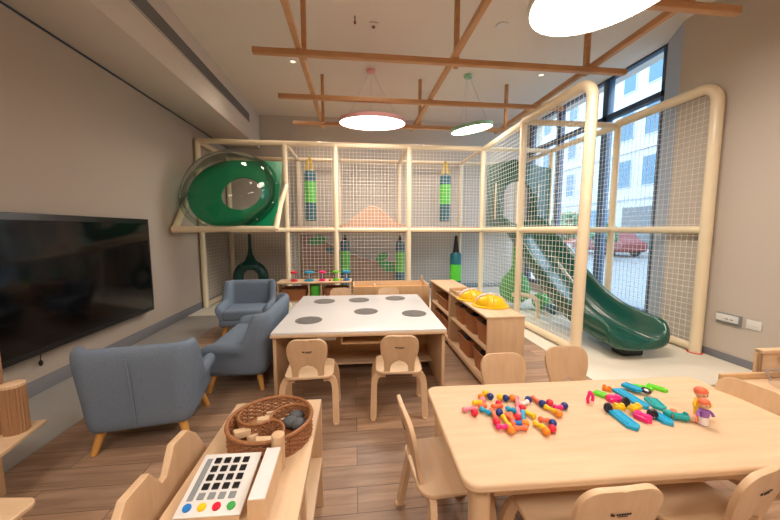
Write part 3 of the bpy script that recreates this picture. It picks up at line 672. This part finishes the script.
# planter trough
t = thing('wooden_trough', 'low birch trough box with open top between the toy shelf and low shelf', 'box', (-.03, 4.25, 0))
MB().b2(0, 1.05, 0, .018, .04, .485, bev=.002).out('front_panel', 'ply', t); MB().b2(0, 1.05, .36, .378, .04, .505, bev=.002).out('rear_panel', 'birch', t)
for x in (0, 1.032): MB().b2(x, x+.018, .018, .36, .04, .50, bev=.002).out('end_panel', 'birch_y', t)
MB().b2(.018, 1.032, .018, .36, .42, .435, bev=.001).out('tray_floor', 'amber', t)
MB().b2(.30, .315, .018, .36, .44, .475, bev=.001).out('divider', 'birch_y', t)
MB().b2(.99, 1.02, .30, .33, .5, .58, bev=.008).out('peg', 'birch_z', t)
for x in (.06, .99): MB().b2(x-.03, x+.03, .05, .33, 0, .04).out('foot', 'ply', t)

# toy shelf with spinners
t = thing('toy_shelf', 'open birch shelf with colourful spinning toys on top behind the white table', 'shelf', (-1.03, 4.22, 0))
MB().b2(0, .98, 0, .32, .545, .563, bev=.002).out('top_board', 'birch', t)
for x in (.02, .42, .58, .955): MB().b2(x-.01, x+.01, .01, .31, .0, .545, bev=.002).out('upright', 'birch_z', t)
MB().b2(.03, .95, .01, .31, .30, .315, bev=.001).out('shelf_board', 'birch', t); MB().b2(.03, .95, .01, .31, .06, .075, bev=.001).out('bottom_board', 'birch', t)
G3 = 'bins in the toy shelf'
bin_('reddish brown bin in the toy shelf, left compartment', -.81, 4.38, .315, .34, .26, .15, G3); bin_('reddish brown bin in the toy shelf, right compartment', -.26, 4.38, .315, .32, .26, .15, G3)
tag(MB().box((-.53, 4.38, .375+.04), (.12, .2, .19), bev=.012).out('green_caddy', 'lime'), 'bright green box in the middle of the toy shelf', 'box')
def spinner(x, c, lab, c2=None, s_=1.0):
    t = thing('spinner_toy', lab, 'toy', (x, 4.36, .563), 0, 'spinning toys on the toy shelf')
    MB().lathe([(0, 0), (.045*s_, 0), (.05*s_, .012), (.03, .025), (.012, .03), (0, .03)], seg=24).out('base', 'c_'+c, t)
    MB().lathe([(.008, .028), (.008, .1), (0, .1)], seg=12).out('stem', 'c_white', t)
    MB().lathe([(0, .095), (.03, .1), (.048*s_, .112), (.045*s_, .128), (.02, .136), (0, .136)], seg=24).out('top', 'c_'+(c2 or c), t)
    MB().lathe([(.035, .03), (.028, .06), (.035, .098)], seg=20).out('clear_tube', 'clear', t)
spinner(-.82, 'red', 'red spinning toy, leftmost on the toy shelf'); spinner(-.62, 'cyan', 'wide blue spinning toy, second from the left on the toy shelf', s_=1.35)
spinner(-.445, 'magenta', 'magenta spinning toy in the middle of the toy shelf'); spinner(-.265, 'green', 'green spinning toy on the toy shelf'); spinner(-.12, 'blue', 'blue topped spinning toy at the right end of the toy shelf', 'cyan', 1.15)
tag(MB().sph((-.185, 4.3, .563+.018), .018).out('toy_ball', 'c_yellow'), 'small yellow ball beside the rightmost spinning toy', 'ball')
tag(MB().sph((-.34, 4.3, .563+.015), .015).out('toy_ball', 'c_red'), 'small red ball between the magenta and green spinners', 'ball')

# ------------------------------------------------------------------ shop counter, register, basket
t = thing('play_counter', 'narrow birch play counter holding the wicker basket and toy register', 'counter', (-.515, .35, 0))
MB().b2(0, .36, 0, 1.03, .482, .50, bev=.003).out('top_board', 'birch_y', t)
MB().b2(.0, .36, 1.005, 1.025, .0, .482, bev=.002).out('end_panel', 'birch_z', t)
MB().b2(.0, .36, .0, .02, .0, .482, bev=.002).out('end_panel', 'birch_z', t)
MB().b2(.0, .36, .02, 1.005, .225, .243, bev=.002).out('lower_shelf', 'birch_y', t)
MB().b2(.0, .016, .02, 1.005, .243, .482, bev=.002).out('side_board', 'birch_y', t)
MB().b2(.33, .348, .62, .64, .243, .482, bev=.002).out('support', 'birch_z', t)
t = thing('crest_board', 'birch board with two angular crests standing left of the play counter', 'board', (-.60, 0, 0))
o = MB().prism([(.62, 0), (1.27, 0), (1.24, .40), (1.157, .522), (1.103, .566), (1.02, .572), (.975, .50), (.951, .50), (.899, .572), (.805, .575), (.74, .49), (.62, .40)], lambda a, b, c: (c, a, b), .022).out('crest_panel', 'birch_z', t)
b_ = o.modifiers.new('b', 'BEVEL'); b_.width = .003; b_.segments = 2
MB().b2(-.03, .05, .66, 1.22, 0, .03).out('foot_rail', 'birch_y', t)
# register
t = thing('toy_register', 'white toy cash register with black keys and coloured buttons on the play counter', 'toy', (-.378, .885, .50), R(-2))
wedge = [(-.092, 0), (.080, 0), (.080, .058), (-.092, .020)]
MB().prism(wedge, lambda a, b, c: (c-.080, a, b), .158).out('body', 'birch', t)
SLP = math.atan2(.038, .172); RT = Matrix.Translation((-.001, -.094, .0215)) @ Matrix.Rotation(SLP, 4, 'X')
def onp(x, y, z, sx, sy, sz_, m_, nm, par, cyl=False):
    mb = MB()
    if cyl: mb.lathe([(sx, 0), (sx, sz_*.7), (sx*.85, sz_), (0, sz_)], (x, y, z), 20)
    else: mb.box((x, y, z+sz_/2), (sx, sy, sz_), bev=.0015)
    bmesh.ops.transform(mb.bm, matrix=RT, verts=mb.bm.verts); return mb.out(nm, m_, par)
fp = onp(0, .090, 0, .166, .182, .005, 'whitep', 'face_plate', t)
onp(-.062, .102, .005, .016, .125, .001, 'c_grey', 'display', t)
for rr_ in range(5):
    for cc in range(4):
        k_ = onp(-.036+cc*.027, .050+rr_*.0265, .005, .018, .018, .004, 'c_grey' if rr_ == 0 else 'black', 'key', t)
        MB  # key legends are too small to read
for k, c in enumerate(('blue', 'yellow', 'red', 'teal')): onp(-.058+k*.037, .021, .005, .0105, 0, .006, 'c_'+{'teal': 'leafbtn'}.get(c, c) if c != 'teal' else 'leaf', 'button', t, True)
t = thing('toy_card_terminal', 'narrow wooden box with sloped white top beside the toy register', 'toy', (-.253, .865, .50))
o = MB().prism([(-.095, 0), (.085, 0), (.085, .085), (-.095, .075)], lambda a, b, c: (c-.022, a, b), .044).out('body', 'birch_z', t)
MB().prism([(-.094, .0752), (.084, .0852), (.084, .0872), (-.094, .0772)], lambda a, b, c: (c-.020, a, b), .040).out('white_cover', 'white', t)
tag(MB().lathe([(0, 0), (.019, 0), (.02, .003), (.02, .112), (.017, .115), (0, .115)], (-.246, .973, .50), 24).out('wooden_dowel', 'birch_z'), 'upright round wooden dowel between the register and the basket', 'dowel')
# wicker basket
BX_, BY_ = -.310, 1.137
t = thing('wicker_basket', 'round brown wicker basket with curved dividers on the play counter', 'basket', (BX_, BY_, .50))
def weave(fn, n, z0, z1, rows_, par, nm, closed=True):
    mb = MB()
    for j in range(rows_):
        z = z0+(z1-z0)*j/(rows_-1); P_ = []
        for k in range(n):
            p, nn = fn(k/n if closed else k/(n-1)); o_ = .0028*(1 if (k+j) % 2 else -1); P_.append((p[0]+nn[0]*o_, p[1]+nn[1]*o_, z))
        mb.tube(P_, .0032, 6, closed=closed)
    for k in range(0, n, 2):
        p, nn = fn(k/n if closed else k/(n-1)); mb.tube([(p[0], p[1], z0), (p[0], p[1], z1)], .003, 6)
    return mb.out(nm, 'wicker', par)
rb = .142
weave(lambda q: ((rb*cos(2*pi*q), rb*sin(2*pi*q)), (cos(2*pi*q), sin(2*pi*q))), 56, .006, .068, 9, t, 'basket_wall')
MB().tube([((rb+.002)*cos(2*pi*k/48), (rb+.002)*sin(2*pi*k/48), .072) for k in range(48)], .007, 8, closed=True).out('basket_rim', 'wicker', t)
MB().lathe([(0, 0), (rb, 0), (rb, .006), (0, .006)], seg=40).out('basket_base', 'wicker', t)
def arcfn(a0, a1, cx, cy, r0):
    return lambda q: ((cx+r0*cos(a0+(a1-a0)*q), cy+r0*sin(a0+(a1-a0)*q)), (cos(a0+(a1-a0)*q), sin(a0+(a1-a0)*q)))
for rot in (0.35, .35+2*pi/3, .35+4*pi/3):
    # three petals: arcs from the centre bending to the rim
    f0 = arcfn(pi, pi*.12, .071, 0, .071)
    def fr(q, rot=rot, f0=f0):
        (x, y), (a, b) = f0(q); c, s_ = cos(rot), sin(rot); return (x*c-y*s_, x*s_+y*c), (a*c-b*s_, a*s_+b*c)
    dv = weave(fr, 19, .008, .058, 7, t, 'divider', False)
    P_ = [(*fr(k/18)[0], .063) for k in range(19)]; MB().tube(P_, .005, 8).out('divider_rim', 'wicker', dv)
blk = [(-.08, .02, .0, 'cork', 'brown'), (-.09, -.035, .5, 'birch', 'pale'), (-.05, -.02, 1.1, 'birch', 'cream'), (-.03, .03, .3, 'birch', 'short'), (-.06, .055, .9, 'cork', 'darker brown'), (.0, -.09, .2, 'birch', 'long pale'), (.045, -.075, -.4, 'birch', 'end')]
for i, (x, y, a, m_, nm) in enumerate(blk):
    o = MB().box((0, 0, 0), (.055, .026, .024), bev=.002).out('wooden_block', m_); o.location = (BX_+x, BY_+y, .506+.014+.022*(i % 2)); o.rotation_euler = (0, R(8)*(i % 2), a)
    tag(o, f'{nm} wooden block in the wicker basket, number {["one","two","three","four","five","six","seven"][i]} from the back left', 'block', 'blocks in the wicker basket'); o['label'] = ['brown wooden block lying at the left rim inside the basket', 'pale wooden block lying at the front left inside the basket', 'cream wooden block crossing the middle left of the basket', 'pale wooden block nearest the middle divider of the basket', 'darker brown wooden block at the back left of the basket', 'pale wooden block in the front compartment beside the dowel', 'pale wooden block in the front right of the basket'][i]
for i, (x, y) in enumerate(((.06, .035), (.095, .02), (.075, .075))):
    o = MB().sph((0, 0, 0), .027, (1.1, .9, .8), 14).out('toy_stone', 'stone'); o.location = (BX_+x, BY_+y, .506+.022); tag(o, ['dark grey toy stone at the centre right of the basket', 'dark grey toy stone against the right rim of the basket', 'dark grey toy stone at the back right of the basket'][i], 'stone', 'grey stones in the basket')
for i in range(4):
    o = MB().tube([(-.045, 0, 0), (.045, 0, 0)], .006, 8).out('wooden_stick', 'birch'); o.location = (BX_+.0, BY_+.075+.014*i, .516+.01*(i % 2)); o.rotation_euler = (0, 0, R(4*i)); tag(o, ['pale wooden stick in the basket back compartment, nearest one', 'pale wooden stick in the basket back compartment, second nearest', 'pale wooden stick in the basket back compartment, third nearest', 'pale wooden stick in the basket back compartment, by the rim'][i], 'stick', 'sticks in the basket')

# ------------------------------------------------------------------ left foreground: bench with grooved cylinders, stool corner
t = thing('low_display_board', 'low birch display board beside the left wall with grooved cylinders', 'table', (-1.9, 1.45, 0), R(10))
MB().b2(-.42, .385, -.22, .19, .282, .30, bev=.003).out('top_board', 'birch', t)
for x in (-.38, .25): MB().b2(x-.012, x+.012, -.2, .10, 0, .282).out('support_panel', 'ply', t)
def cyl(x, y, r_, h, lab):
    t = thing('grooved_cylinder', lab, 'cylinder', (x, y, .30), 0, 'grooved cylinders on the low display board'); n = 44
    mb = MB(); A = []; 
    for z in (0, h): A.append([mb.bm.verts.new(((r_+(.0045 if k % 2 else 0))*cos(2*pi*k/n), (r_+(.0045 if k % 2 else 0))*sin(2*pi*k/n), z)) for k in range(n)])
    for k in range(n): mb.bm.faces.new((A[0][k], A[0][(k+1) % n], A[1][(k+1) % n], A[1][k]))
    mb.bm.faces.new(A[0]); mb.out('grooved_wall', 'cork', t, ang=10); MB().lathe([(0, h+.004), (r_-.004, h+.004), (r_+.004, h), (r_+.004, h-.012), (r_, h-.012)], seg=36).out('cap', 'birch', t)
cyl(-1.60, 1.61, .040, .235, 'shorter grooved brown cylinder on the display board at the left edge'); cyl(-1.69, 1.60, .043, .42, 'taller grooved brown cylinder at the left edge of the view')
t = thing('stool', 'birch stool corner at the bottom left edge of the view', 'stool', (-1.29, 1.05, 0), R(-6))
o = MB().prism(rrect(.30, .30, .035, 6), lambda a, b, c: (a, b, .28+c), .02).out('seat', 'birch', t); b_ = o.modifiers.new('b', 'BEVEL'); b_.width = .005; b_.segments = 2
for sx in (-1, 1):
    for sy in (-1, 1): MB().tube([(sx*.10, sy*.10, .28), (sx*.12, sy*.12, 0)], .018, 12).out('leg', 'birch_z', t)

# ------------------------------------------------------------------ right foreground: tray cabinet
t = thing('tray_cabinet', 'low birch cabinet with raised tray edge at the right behind the end chair', 'cabinet', (1.95, 1.0, 0), R(-2))
MB().b2(0, .75, 0, .46, .42, .438, bev=.002).out('top_board', 'birch', t)
MB().b2(0, .36, .45, .465, .438, .47, bev=.002).out('rear_lip', 'ply', t)
MB().b2(-.008, .008, 0.0, .46, .0, .438, bev=.002).out('end_panel', 'birch_z', t); MB().b2(.735, .75, 0, .46, 0, .438, bev=.002).out('end_panel', 'birch_z', t)
MB().b2(.0, .735, .445, .46, .05, .42, bev=.002).out('back_panel', 'ply', t); MB().b2(.01, .735, .01, .445, .05, .065, bev=.002).out('bottom_board', 'birch', t)
MB().b2(.01, .735, .01, .445, .25, .262, bev=.002).out('shelf_board', 'birch', t)
t = thing('panel_rack', 'upright birch rack panel with slanted bar at the far right edge', 'rack', (2.32, 1.53, 0), R(-2))
MB().b2(0, .6, 0, .018, 0, .54, bev=.002).out('rear_panel', 'birch', t); MB().b2(-.0, .02, -.0, .03, 0, .56, bev=.002).out('upright', 'ply', t); MB().b2(0, .6, -.012, .03, .54, .562, bev=.003).out('top_rail', 'birch', t)
MB().tube([(.10, -.02, .52), (.34, -.05, .42)], .007, 8).out('slanted_bar', 'amber', t)
t = thing('clear_tub', 'clear plastic tub on the tray cabinet at the right edge', 'tub', (2.24, 1.33, .423))
mb = MB(); mb.lathe([(0, .0), (.08, 0), (.10, .07), (.108, .072)], seg=32); mb.out('tub_wall', 'clear', t, recalc=False)

# ------------------------------------------------------------------ toys on the near table
TZT = .50
BEADS = [('red', 0.474, 1.178), ('yellow', 0.58, 1.32), ('navy', 0.591, 1.291), ('orange', 0.548, 1.29), ('pink', 0.543, 1.262), ('yellow', 0.63, 1.281), ('navy', 0.651, 1.269), ('orange', 0.682, 1.269), ('red', 0.6, 1.228), ('navy', 0.574, 1.167), ('red', 0.535, 1.109), ('orange', 0.566, 1.052), ('orange', 0.639, 1.086), ('red', 0.683, 1.187), ('red', 0.63, 1.125), ('navy', 0.743, 1.247), ('navy', 0.786, 1.211), ('red', 0.82, 1.213), ('navy', 0.868, 1.184), ('orange', 0.807, 1.133), ('navy', 0.745, 1.077), ('red', 0.722, 1.044), ('orange', 0.69, 1.032)]
RODS = [('pink', 0.438, 1.206, 0.484, 1.211), ('yellow', 0.498, 1.252, 0.533, 1.252), ('coral', 0.513, 1.22, 0.54, 1.226), ('cyan', 0.511, 1.203, 0.535, 1.172), ('coral', 0.55, 1.19, 0.542, 1.119), ('coral', 0.565, 1.214, 0.608, 1.218), ('pink', 0.703, 1.273, 0.671, 1.202), ('cyan', 0.622, 1.195, 0.642, 1.176), ('coral', 0.596, 1.152, 0.606, 1.116), ('yellow', 0.576, 1.141, 0.573, 1.079), ('cyan', 0.672, 1.163, 0.646, 1.112), ('yellow', 0.684, 1.162, 0.701, 1.128), ('magenta', 0.526, 1.081, 0.562, 1.075), ('coral', 0.584, 1.064, 0.629, 1.064), ('blue', 0.599, 1.098, 0.623, 1.091), ('white', 0.695, 1.217, 0.732, 1.233), ('coral', 0.774, 1.265, 0.78, 1.226), ('yellow', 0.786, 1.189, 0.808, 1.148), ('magenta', 0.823, 1.182, 0.849, 1.177), ('yellow', 0.678, 1.089, 0.695, 1.051), ('coral', 0.713, 1.111, 0.742, 1.092), ('yellow', 0.694, 1.066, 0.691, 1.038), ('coral', 0.614, 1.15, 0.593, 1.091), ('pink', 0.661, 1.186, 0.646, 1.146)]
ORD = ['leftmost', 'second', 'third', 'fourth', 'fifth', 'sixth', 'seventh', 'eighth', 'ninth']
def rank(items, key, c, me):
    L_ = sorted([key(i) for i in items if i[0] == c]); k = L_.index(me); return (ORD[k]+(' from the left' if k else ''), len(L_))
bsrc = {}
for c, x, y in BEADS:
    if c not in bsrc: o = MB().sph((0, 0, 0), .0150, seg=20).out('toy_bead', 'c_'+c); bsrc[c] = o
    else: o = bsrc[c].copy(); col.objects.link(o)
    o.location = (x, y, TZT+.0150); k, n = rank(BEADS, lambda i: i[1], c, x)
    tag(o, (f'{c} ball bead on the near table, {k} of the {c} beads' if n > 1 else f'only {c} ball bead in the bead pile on the near table'), 'bead', 'ball beads on the near table')
for c, x0, y0, x1, y1 in RODS:
    d = Vector((x1-x0, y1-y0, 0)); l = max(d.length, .03); h = l/2; r_ = .0082
    pr = [(0, -h-r_), (r_*.8, -h-r_*.6), (r_*1.35, -h), (r_*1.35, -h+.006), (r_, -h+.012), (r_*.9, 0), (r_, h-.012), (r_*1.35, h-.006), (r_*1.35, h), (r_*.8, h+r_*.6), (0, h+r_)]
    o = MB().lathe(pr, seg=12, m=Matrix.Rotation(R(90), 4, 'Y')).out('toy_stick', 'c_'+c); o.location = ((x0+x1)/2, (y0+y1)/2, TZT+r_*1.35+.002); o.rotation_euler = (0, 0, math.atan2(d.y, d.x))
    k, n = rank(RODS, lambda i: i[1], c, x0)
    tag(o, (f'{c} connector stick among the beads, {k} of the {c} sticks' if n > 1 else f'only {c} connector stick among the beads'), 'stick', 'connector sticks on the near table')
PLANKS = [('cyan', 1.051, 1.133, 1.042, 1.018, 0.033, 'blue'), ('cyan', 1.21, 1.293, 1.212, 1.145, 0.03, ''), ('cyan', 1.266, 1.32, 1.293, 1.252, 0.026, ''), ('teal', 1.289, 1.203, 1.262, 1.125, 0.032, ''), ('cyan', 1.199, 1.109, 1.204, 1.029, 0.030, ''), ('green', 1.091, 1.287, 1.119, 1.239, 0.024, ''), ('green', 1.32, 1.321, 1.379, 1.28, 0.018, ''), ('green', 1.392, 1.32, 1.432, 1.26, 0.02, ''), ('orange', 1.156, 1.319, 1.175, 1.291, 0.018, ''), ('yellow', 1.075, 1.161, 1.113, 1.153, 0.022, ''), ('yellow', 1.111, 1.119, 1.165, 1.135, 0.022, ''), ('magenta', 1.101, 1.223, 1.15, 1.218, 0.034, ''), ('magenta', 1.119, 1.103, 1.139, 1.059, 0.036, '')]
PL = ['bright blue toy plank nearest the front, beside the left wheel', 'longest blue toy plank in the middle of the plank pile', 'blue toy plank furthest back in the pile', 'teal toy plank just behind the red ball', 'blue toy plank at the front right of the pile', 'short green toy plank at the left behind the claw', 'green toy plank at the back, left of its twin', 'green toy plank at the back right of the pile', 'small orange toy piece behind the left green plank', 'small yellow toy connector between the two left wheels', 'larger yellow toy connector in the middle of the pile', 'magenta toy connector next to the left green plank', 'magenta toy connector at the front of the pile']
for (c, x0, y0, x1, y1, w_, _), lab in zip(PLANKS, PL):
    d = Vector((x1-x0, y1-y0, 0)); l = d.length*1.1; w_ = w_*1.6
    t = thing('toy_plank' if c in ('cyan', 'teal', 'green') else 'toy_connector', lab, 'toy', ((x0+x1)/2, (y0+y1)/2, TZT+(.012 if lab.startswith(('blue toy plank furthest', 'larger yellow')) else 0)), math.atan2(d.y, d.x), 'construction pieces on the near table')
    if c in ('cyan', 'teal', 'green'):
        o = MB().prism([(-l/2, -w_/2), (l/2-w_*.4, -w_/2), (l/2, 0), (l/2-w_*.4, w_/2), (-l/2, w_/2)], lambda a, b, z: (a, b, z), .014).out('plank_body', 'c_'+c, t); b_ = o.modifiers.new('b', 'BEVEL'); b_.width = .002; b_.segments = 2
        for s_ in (-1, 1): MB().box((-w_*.2, s_*w_*.28, .0145), (l*.75, .0025, .003), bev=.0008).out('ridge', 'c_'+c, t)
    else:
        MB().box((0, 0, .010), (l, w_*.8, .02), bev=.006).out('connector_body', 'c_'+c, t)
        for s_ in (-1, 1): MB().lathe([(w_*.28, 0), (w_*.28, .022), (w_*.2, .026), (0, .026)], (s_*l*.28, 0, 0), 16).out('stud', 'c_'+c, t)
for (x, y), lab in zip([(1.029, 1.14), (1.141, 1.174), (1.312, 1.25), (1.170, 1.080)], ['dark toy wheel at the left of the plank pile', 'dark toy wheel between magenta and yellow pieces', 'dark toy wheel with pale hub at the back of the pile', 'dark toy wheel behind the front magenta piece']):
    t = thing('rolling_toy', lab, 'wheel', (x, y, TZT+.021), R(random.uniform(-30, 30)), 'toy wheels on the near table'); m_ = Matrix.Rotation(R(70), 4, 'X') if 'pale' not in lab else Matrix.Rotation(R(15), 4, 'X')
    MB().tube([tuple(m_ @ Vector((.014*cos(a), .014*sin(a), 0))) for a in [2*pi*k/24 for k in range(24)]], .0065, 10, closed=True).out('tyre', 'c_black', t)
    MB().lathe([(0, -.004), (.009, -.004), (.009, .004), (0, .004)], m=m_, seg=16).out('hub', 'c_white' if 'pale' in lab else 'c_black', t)
t = thing('toy_claw', 'small bright pink toy claw at the left of the plank pile', 'toy', (1.01, 1.215, TZT), R(20))
MB().tube([(-.016, 0, .006), (-.02, 0, .025), (-.01, 0, .043), (.003, 0, .046), (.014, 0, .036), (.018, 0, .02), (.014, 0, .006)], .0065, 10).out('claw_arc', 'c_magenta', t); MB().sph((-.004, 0, .047), .010).out('claw_knob', 'c_magenta', t)
tag(MB().sph((1.272, 1.090, TZT+.015), .015).out('toy_ball', 'c_coral'), 'red toy ball beside the teal plank', 'ball')
tag(MB().sph((1.245, 1.085, TZT+.016), .016, (1.2, 1, 1)).out('toy_ball', 'c_teal'), 'teal rounded toy piece touching the red ball', 'ball')
def figure(x, y, rz, hair, top, legs, lab, h=.085, lie=False):
    t = thing('toy_figure', lab, 'toy figure', (x, y, TZT), rz); s_ = h/.085
    T = Matrix.Scale(s_, 4)
    if lie: T = Matrix.Translation((0, 0, .016)) @ Matrix.Rotation(R(90), 4, 'Y') @ T
    def p(mb, nm, m_): bmesh.ops.transform(mb.bm, matrix=T, verts=mb.bm.verts); return mb.out(nm, m_, t)
    # one continuous body: legs, torso, neck and head
    p(MB().lathe([(0, 0), (.010, .001), (.012, .010), (.010, .026), (.012, .034), (.0145, .044), (.012, .052), (.005, .055), (.009, .058), (.0145, .066), (.0145, .074), (.009, .082), (0, .084)], seg=20), 'body', 'skin')
    p(MB().lathe([(0.0105, .001), (.0145, .004), (.013, .030), (.0125, .033)], seg=20), 'trousers', legs)
    p(MB().lathe([(.0135, .030), (.0155, .042), (.0135, .0525), (.006, .055)], seg=20), 'shirt', top)
    for q in (-1, 1): p(MB().tube([(q*.012, 0, .050), (q*.021, -.004, .042), (q*.022, -.010, .034)], .0045, 8), 'arm', top)
    p(MB().sph((0, .002, .076), .0165, (1, 1, .8)).sph((0, .012, .068), .009), 'hair', hair)
    for q in (-1, 1): p(MB().sph((q*.005, -.0142, .070), .0016, seg=8), 'eye', 'black')
M['skin'] = mat('toy_skin', (.75, .42, .26), .4)
figure(1.375, 1.075, R(-10), 'c_coral', 'c_yellow', 'c_yellow', 'toy figure with red hair and yellow top, standing further back', .118)
figure(1.33, 1.025, R(-15), 'c_coral', 'c_purple', 'c_white', 'toy figure with red hair and purple top, standing in front', .100)
figure(1.245, 1.07, R(-22), 'c_coral', 'c_teal', 'c_teal', 'toy figure in teal lying on its side beside the standing ones', .085, True)

# ------------------------------------------------------------------ outside
struct(MB().b2(XW+.3, 60, -20, 80, -.4, -.3, bev=0).out('pavement', mat('pavement', (.15, .15, .155), .8)))
M['facade'] = mat('facade_white', (.32, .325, .335), .7); M['winblue'] = mat('facade_glass', (.03, .09, .14), .15)
t = thing('office_building', 'white office building with rows of blue windows across the street', 'building', (20, 0, -.3))
MB().b2(0, 6, 5, 48, 0, 22, bev=0).out('wall', 'facade', t)
for j in range(5):
    MB().b2(-.12, .0, 5, 48, 4.0+3.4*j-.25, 4.0+3.4*j, bev=0).out('ledge', 'facade', t)
    for i in range(13):
        y = 15.5+2.0*i; f = MB().b2(-.06, .02, y, y+1.15, 4.6+3.4*j, 6.7+3.4*j, bev=0).out('window', 'facade', t); MB().b2(-.07, .0, y+.08, y+1.07, 4.68+3.4*j, 6.62+3.4*j, bev=0).out('pane', 'winblue', f)
for i in range(7): MB().b2(-.08, .02, 15+4*i, 18+4*i, .3, 3.2, bev=0).out('shop_window', ['winblue', 'stone', 'winblue', 'rust', 'winblue', 'stone', 'winblue'][i], t)
M['street_leaf'] = mat('street_leaf', (.06, .14, .07), .7)
def shrub(x, y, h, lab):
    t = thing('street_tree', lab, 'tree', (x, y, -.3)); MB().tube([(0, 0, 0), (0, 0, h*.6)], .08, 8).out('trunk', 'rust', t); mb = MB()
    for k in range(160):
        a, b = random.uniform(0, 2*pi), random.uniform(-1, 1); q = random.uniform(.6, 1)*h*.32; c_ = math.sqrt(1-b*b)
        p = Vector((q*c_*cos(a), q*c_*sin(a), h*.7+q*b)); mb.sph(p, h*.07, (random.uniform(.6, 1.2), random.uniform(.6, 1.2), .6), 8)
    mb.out('foliage', M['street_leaf'], t)
shrub(13, 18.5, 2.6, 'green street tree seen through the window, left one'); shrub(13.0, 15.4, 1.9, 'green street tree seen through the window, right one')
M['car'] = mat('car_paint', (.16, .03, .03), .3)
t = thing('parked_car', 'dull red parked car seen through the net and window', 'car', (15.5, 18.2, -.3))
o = MB().prism([(-2.1, .3), (2.1, .3), (2.1, .8), (1.5, .95), (1.0, 1.42), (-1.0, 1.45), (-1.7, .95), (-2.1, .85)], lambda a, b, c: (c-.85, a, b), 1.7).out('car_body', 'car', t); b_ = o.modifiers.new('b', 'BEVEL'); b_.width = .12; b_.segments = 3
for s_ in (-1, 1):
    MB().prism([(-.95, .98), (.9, .98), (.85, 1.32), (-.85, 1.34)], lambda a, b, c: (c-.87 if s_ < 0 else c+.85, a, b), .02).out('car_window', 'winblue', t)
    for q in (-1.3, 1.3): MB().lathe([(0, -.1), (.3, -.1), (.32, 0), (.3, .1), (0, .1)], (s_*.8, q, .32), 20, m=Matrix.Rotation(R(90), 4, 'Y')).out('wheel', 'black', t)
